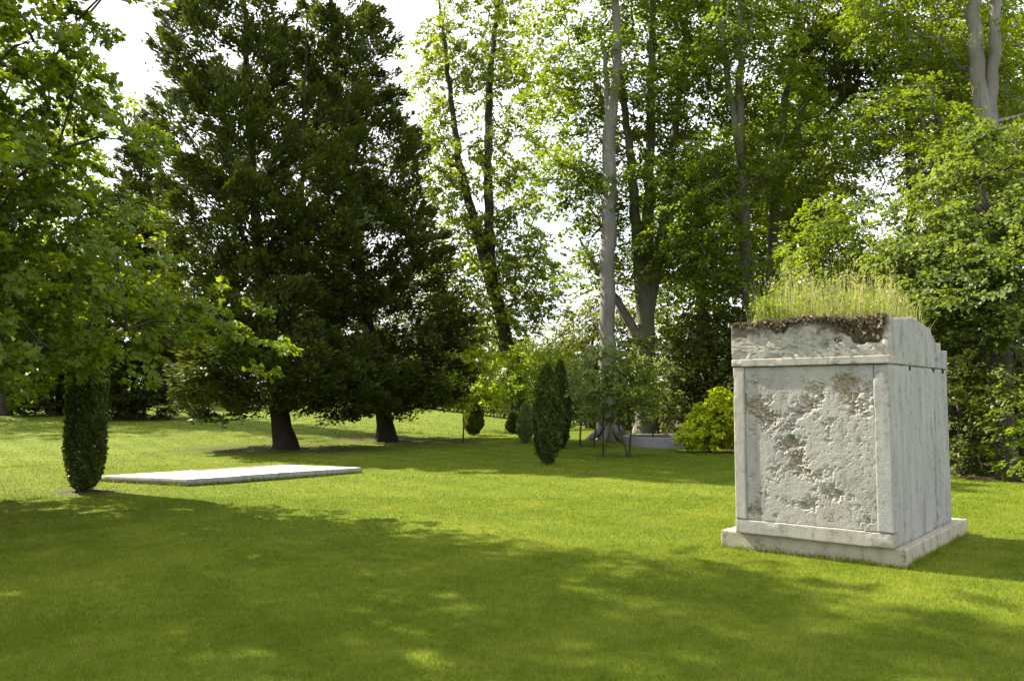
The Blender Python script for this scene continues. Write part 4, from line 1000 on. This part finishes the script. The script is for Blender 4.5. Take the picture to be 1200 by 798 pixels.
copy_tree(t2, (at(90, 470, 66)[0], 66, ground_z(at(90, 470, 66)[0], 66)), 2.7, (1.1, 1.1, 1.3), 'far dark tree above the dull bush at left')
copy_tree(t1, (at(-10, 470, 75)[0], 75, ground_z(at(-10, 470, 75)[0], 75)), 3.5, (1.2, 1.2, 1.6), 'far pale tree at the left edge')
copy_tree(t2, (at(210, 470, 72)[0], 72, ground_z(at(210, 470, 72)[0], 72)), 4.4, (1.1, 1.1, 1.1), 'far dark tree above the far sapling')
t3 = bg_tree('tall green tree deep in the wood behind the fanning beech', 825, 48, 17, 80, 'beech', 203, n=210, per=110, L=.26)
copy_tree(t3, (at(930, 470, 46)[0], 46, 0), 1.1, (1.1, 1.1, 1.2), 'tall green tree deep in the wood behind the block')
copy_tree(t3, (at(1060, 470, 44)[0], 44, 0), 2.0, (1, 1, .58), 'tall green tree deep in the wood behind the slender trunk')
copy_tree(t3, (at(1180, 470, 42)[0], 42, 0), 3.0, (1.2, 1.2, 1.25), 'tall green tree deep in the wood at the right edge')
bg_tree('reddish purple tree far behind the lime green one', 560, 62, 4.6, 26, 'copper', 204, n=40, L=.25, a=.9)
# hedge closing the lawn
def hedge(name, label, pts, h, w, leaf, seed, per_m=900, L=.2):
    rg = np.random.default_rng(seed); P, D, Nn = [], [], []
    root = empty(name, (pts[0][0], pts[0][1], 0), label, 'hedge')
    off = np.array([pts[0][0], pts[0][1], 0.0])
    for (xa_, ya_), (xb_, yb_) in zip(pts[:-1], pts[1:]):
        ln = math.hypot(xb_ - xa_, yb_ - ya_); n = int(ln * per_m)
        u = rg.random(n); cx = xa_ + (xb_ - xa_) * u; cy = ya_ + (yb_ - ya_) * u
        hh = h * (.8 + .4 * fbm(np.stack([cx, cy, 0 * cx], -1), .35, 3, seed % 7))
        ang = rg.uniform(0, np.pi, n); q = 1 - .3 * rg.random(n) ** 1.5
        nx_, ny_ = -(yb_ - ya_) / ln, (xb_ - xa_) / ln
        off_s = np.cos(ang) * w * q * (.7 + .6 * fbm(np.stack([cx, cy, ang], -1), .8, 3, 2)); zz = np.abs(np.sin(ang)) ** .6 * hh * q
        P.append(np.stack([cx + nx_ * off_s, cy + ny_ * off_s, ground_z(cx, cy) + zz * rg.uniform(.9, 1, n)], -1))
    P = np.concatenate(P); n = len(P)
    mesh_obj('foliage', leaf_mesh('foliage', P - off, rg.normal(0, 1, (n, 3)), unit(rg.normal(0, .7, (n, 3)) + (0, -.4, .6)), L * rg.uniform(.6, 1.3, n), 'rhomb', rg.random(n)), M[leaf], root)
    st = []
    for (xa_, ya_), (xb_, yb_) in zip(pts[:-1], pts[1:]):
        for u in np.arange(.02, 1, .9 / max(1, math.hypot(xb_ - xa_, yb_ - ya_))):
            x, y = xa_ + (xb_ - xa_) * u, ya_ + (yb_ - ya_) * u; z = ground_z(x, y)
            st.append((np.array([(x, y, z - .1), (x + .1, y, z + h * .4), (x, y + .1, z + h * .75)]) - off, np.array([.05, .04, .015])))
    mesh_obj('stems', tube_mesh('stems', st, 5), M['bark'], root)
hedge('hedge', 'mixed green hedge closing the lawn behind the clipped cones', [(-9, 58), (-2, 55), (4, 50), (7.5, 42)], 2.2, 1.0, 'dark', 301)
hedge('hedge', 'dark hedge at the top of the lawn behind the left conifers', [(-60, 58), (-38, 54), (-20, 56), (-9, 60)], 4.2, 1.5, 'dark', 302, per_m=1000, L=.24)
hedge('hedge', 'deep shaded thicket at the foot of the wood', [(8, 40), (11, 30), (14, 23), (18, 18)], 3.2, 1.0, 'dark', 303)
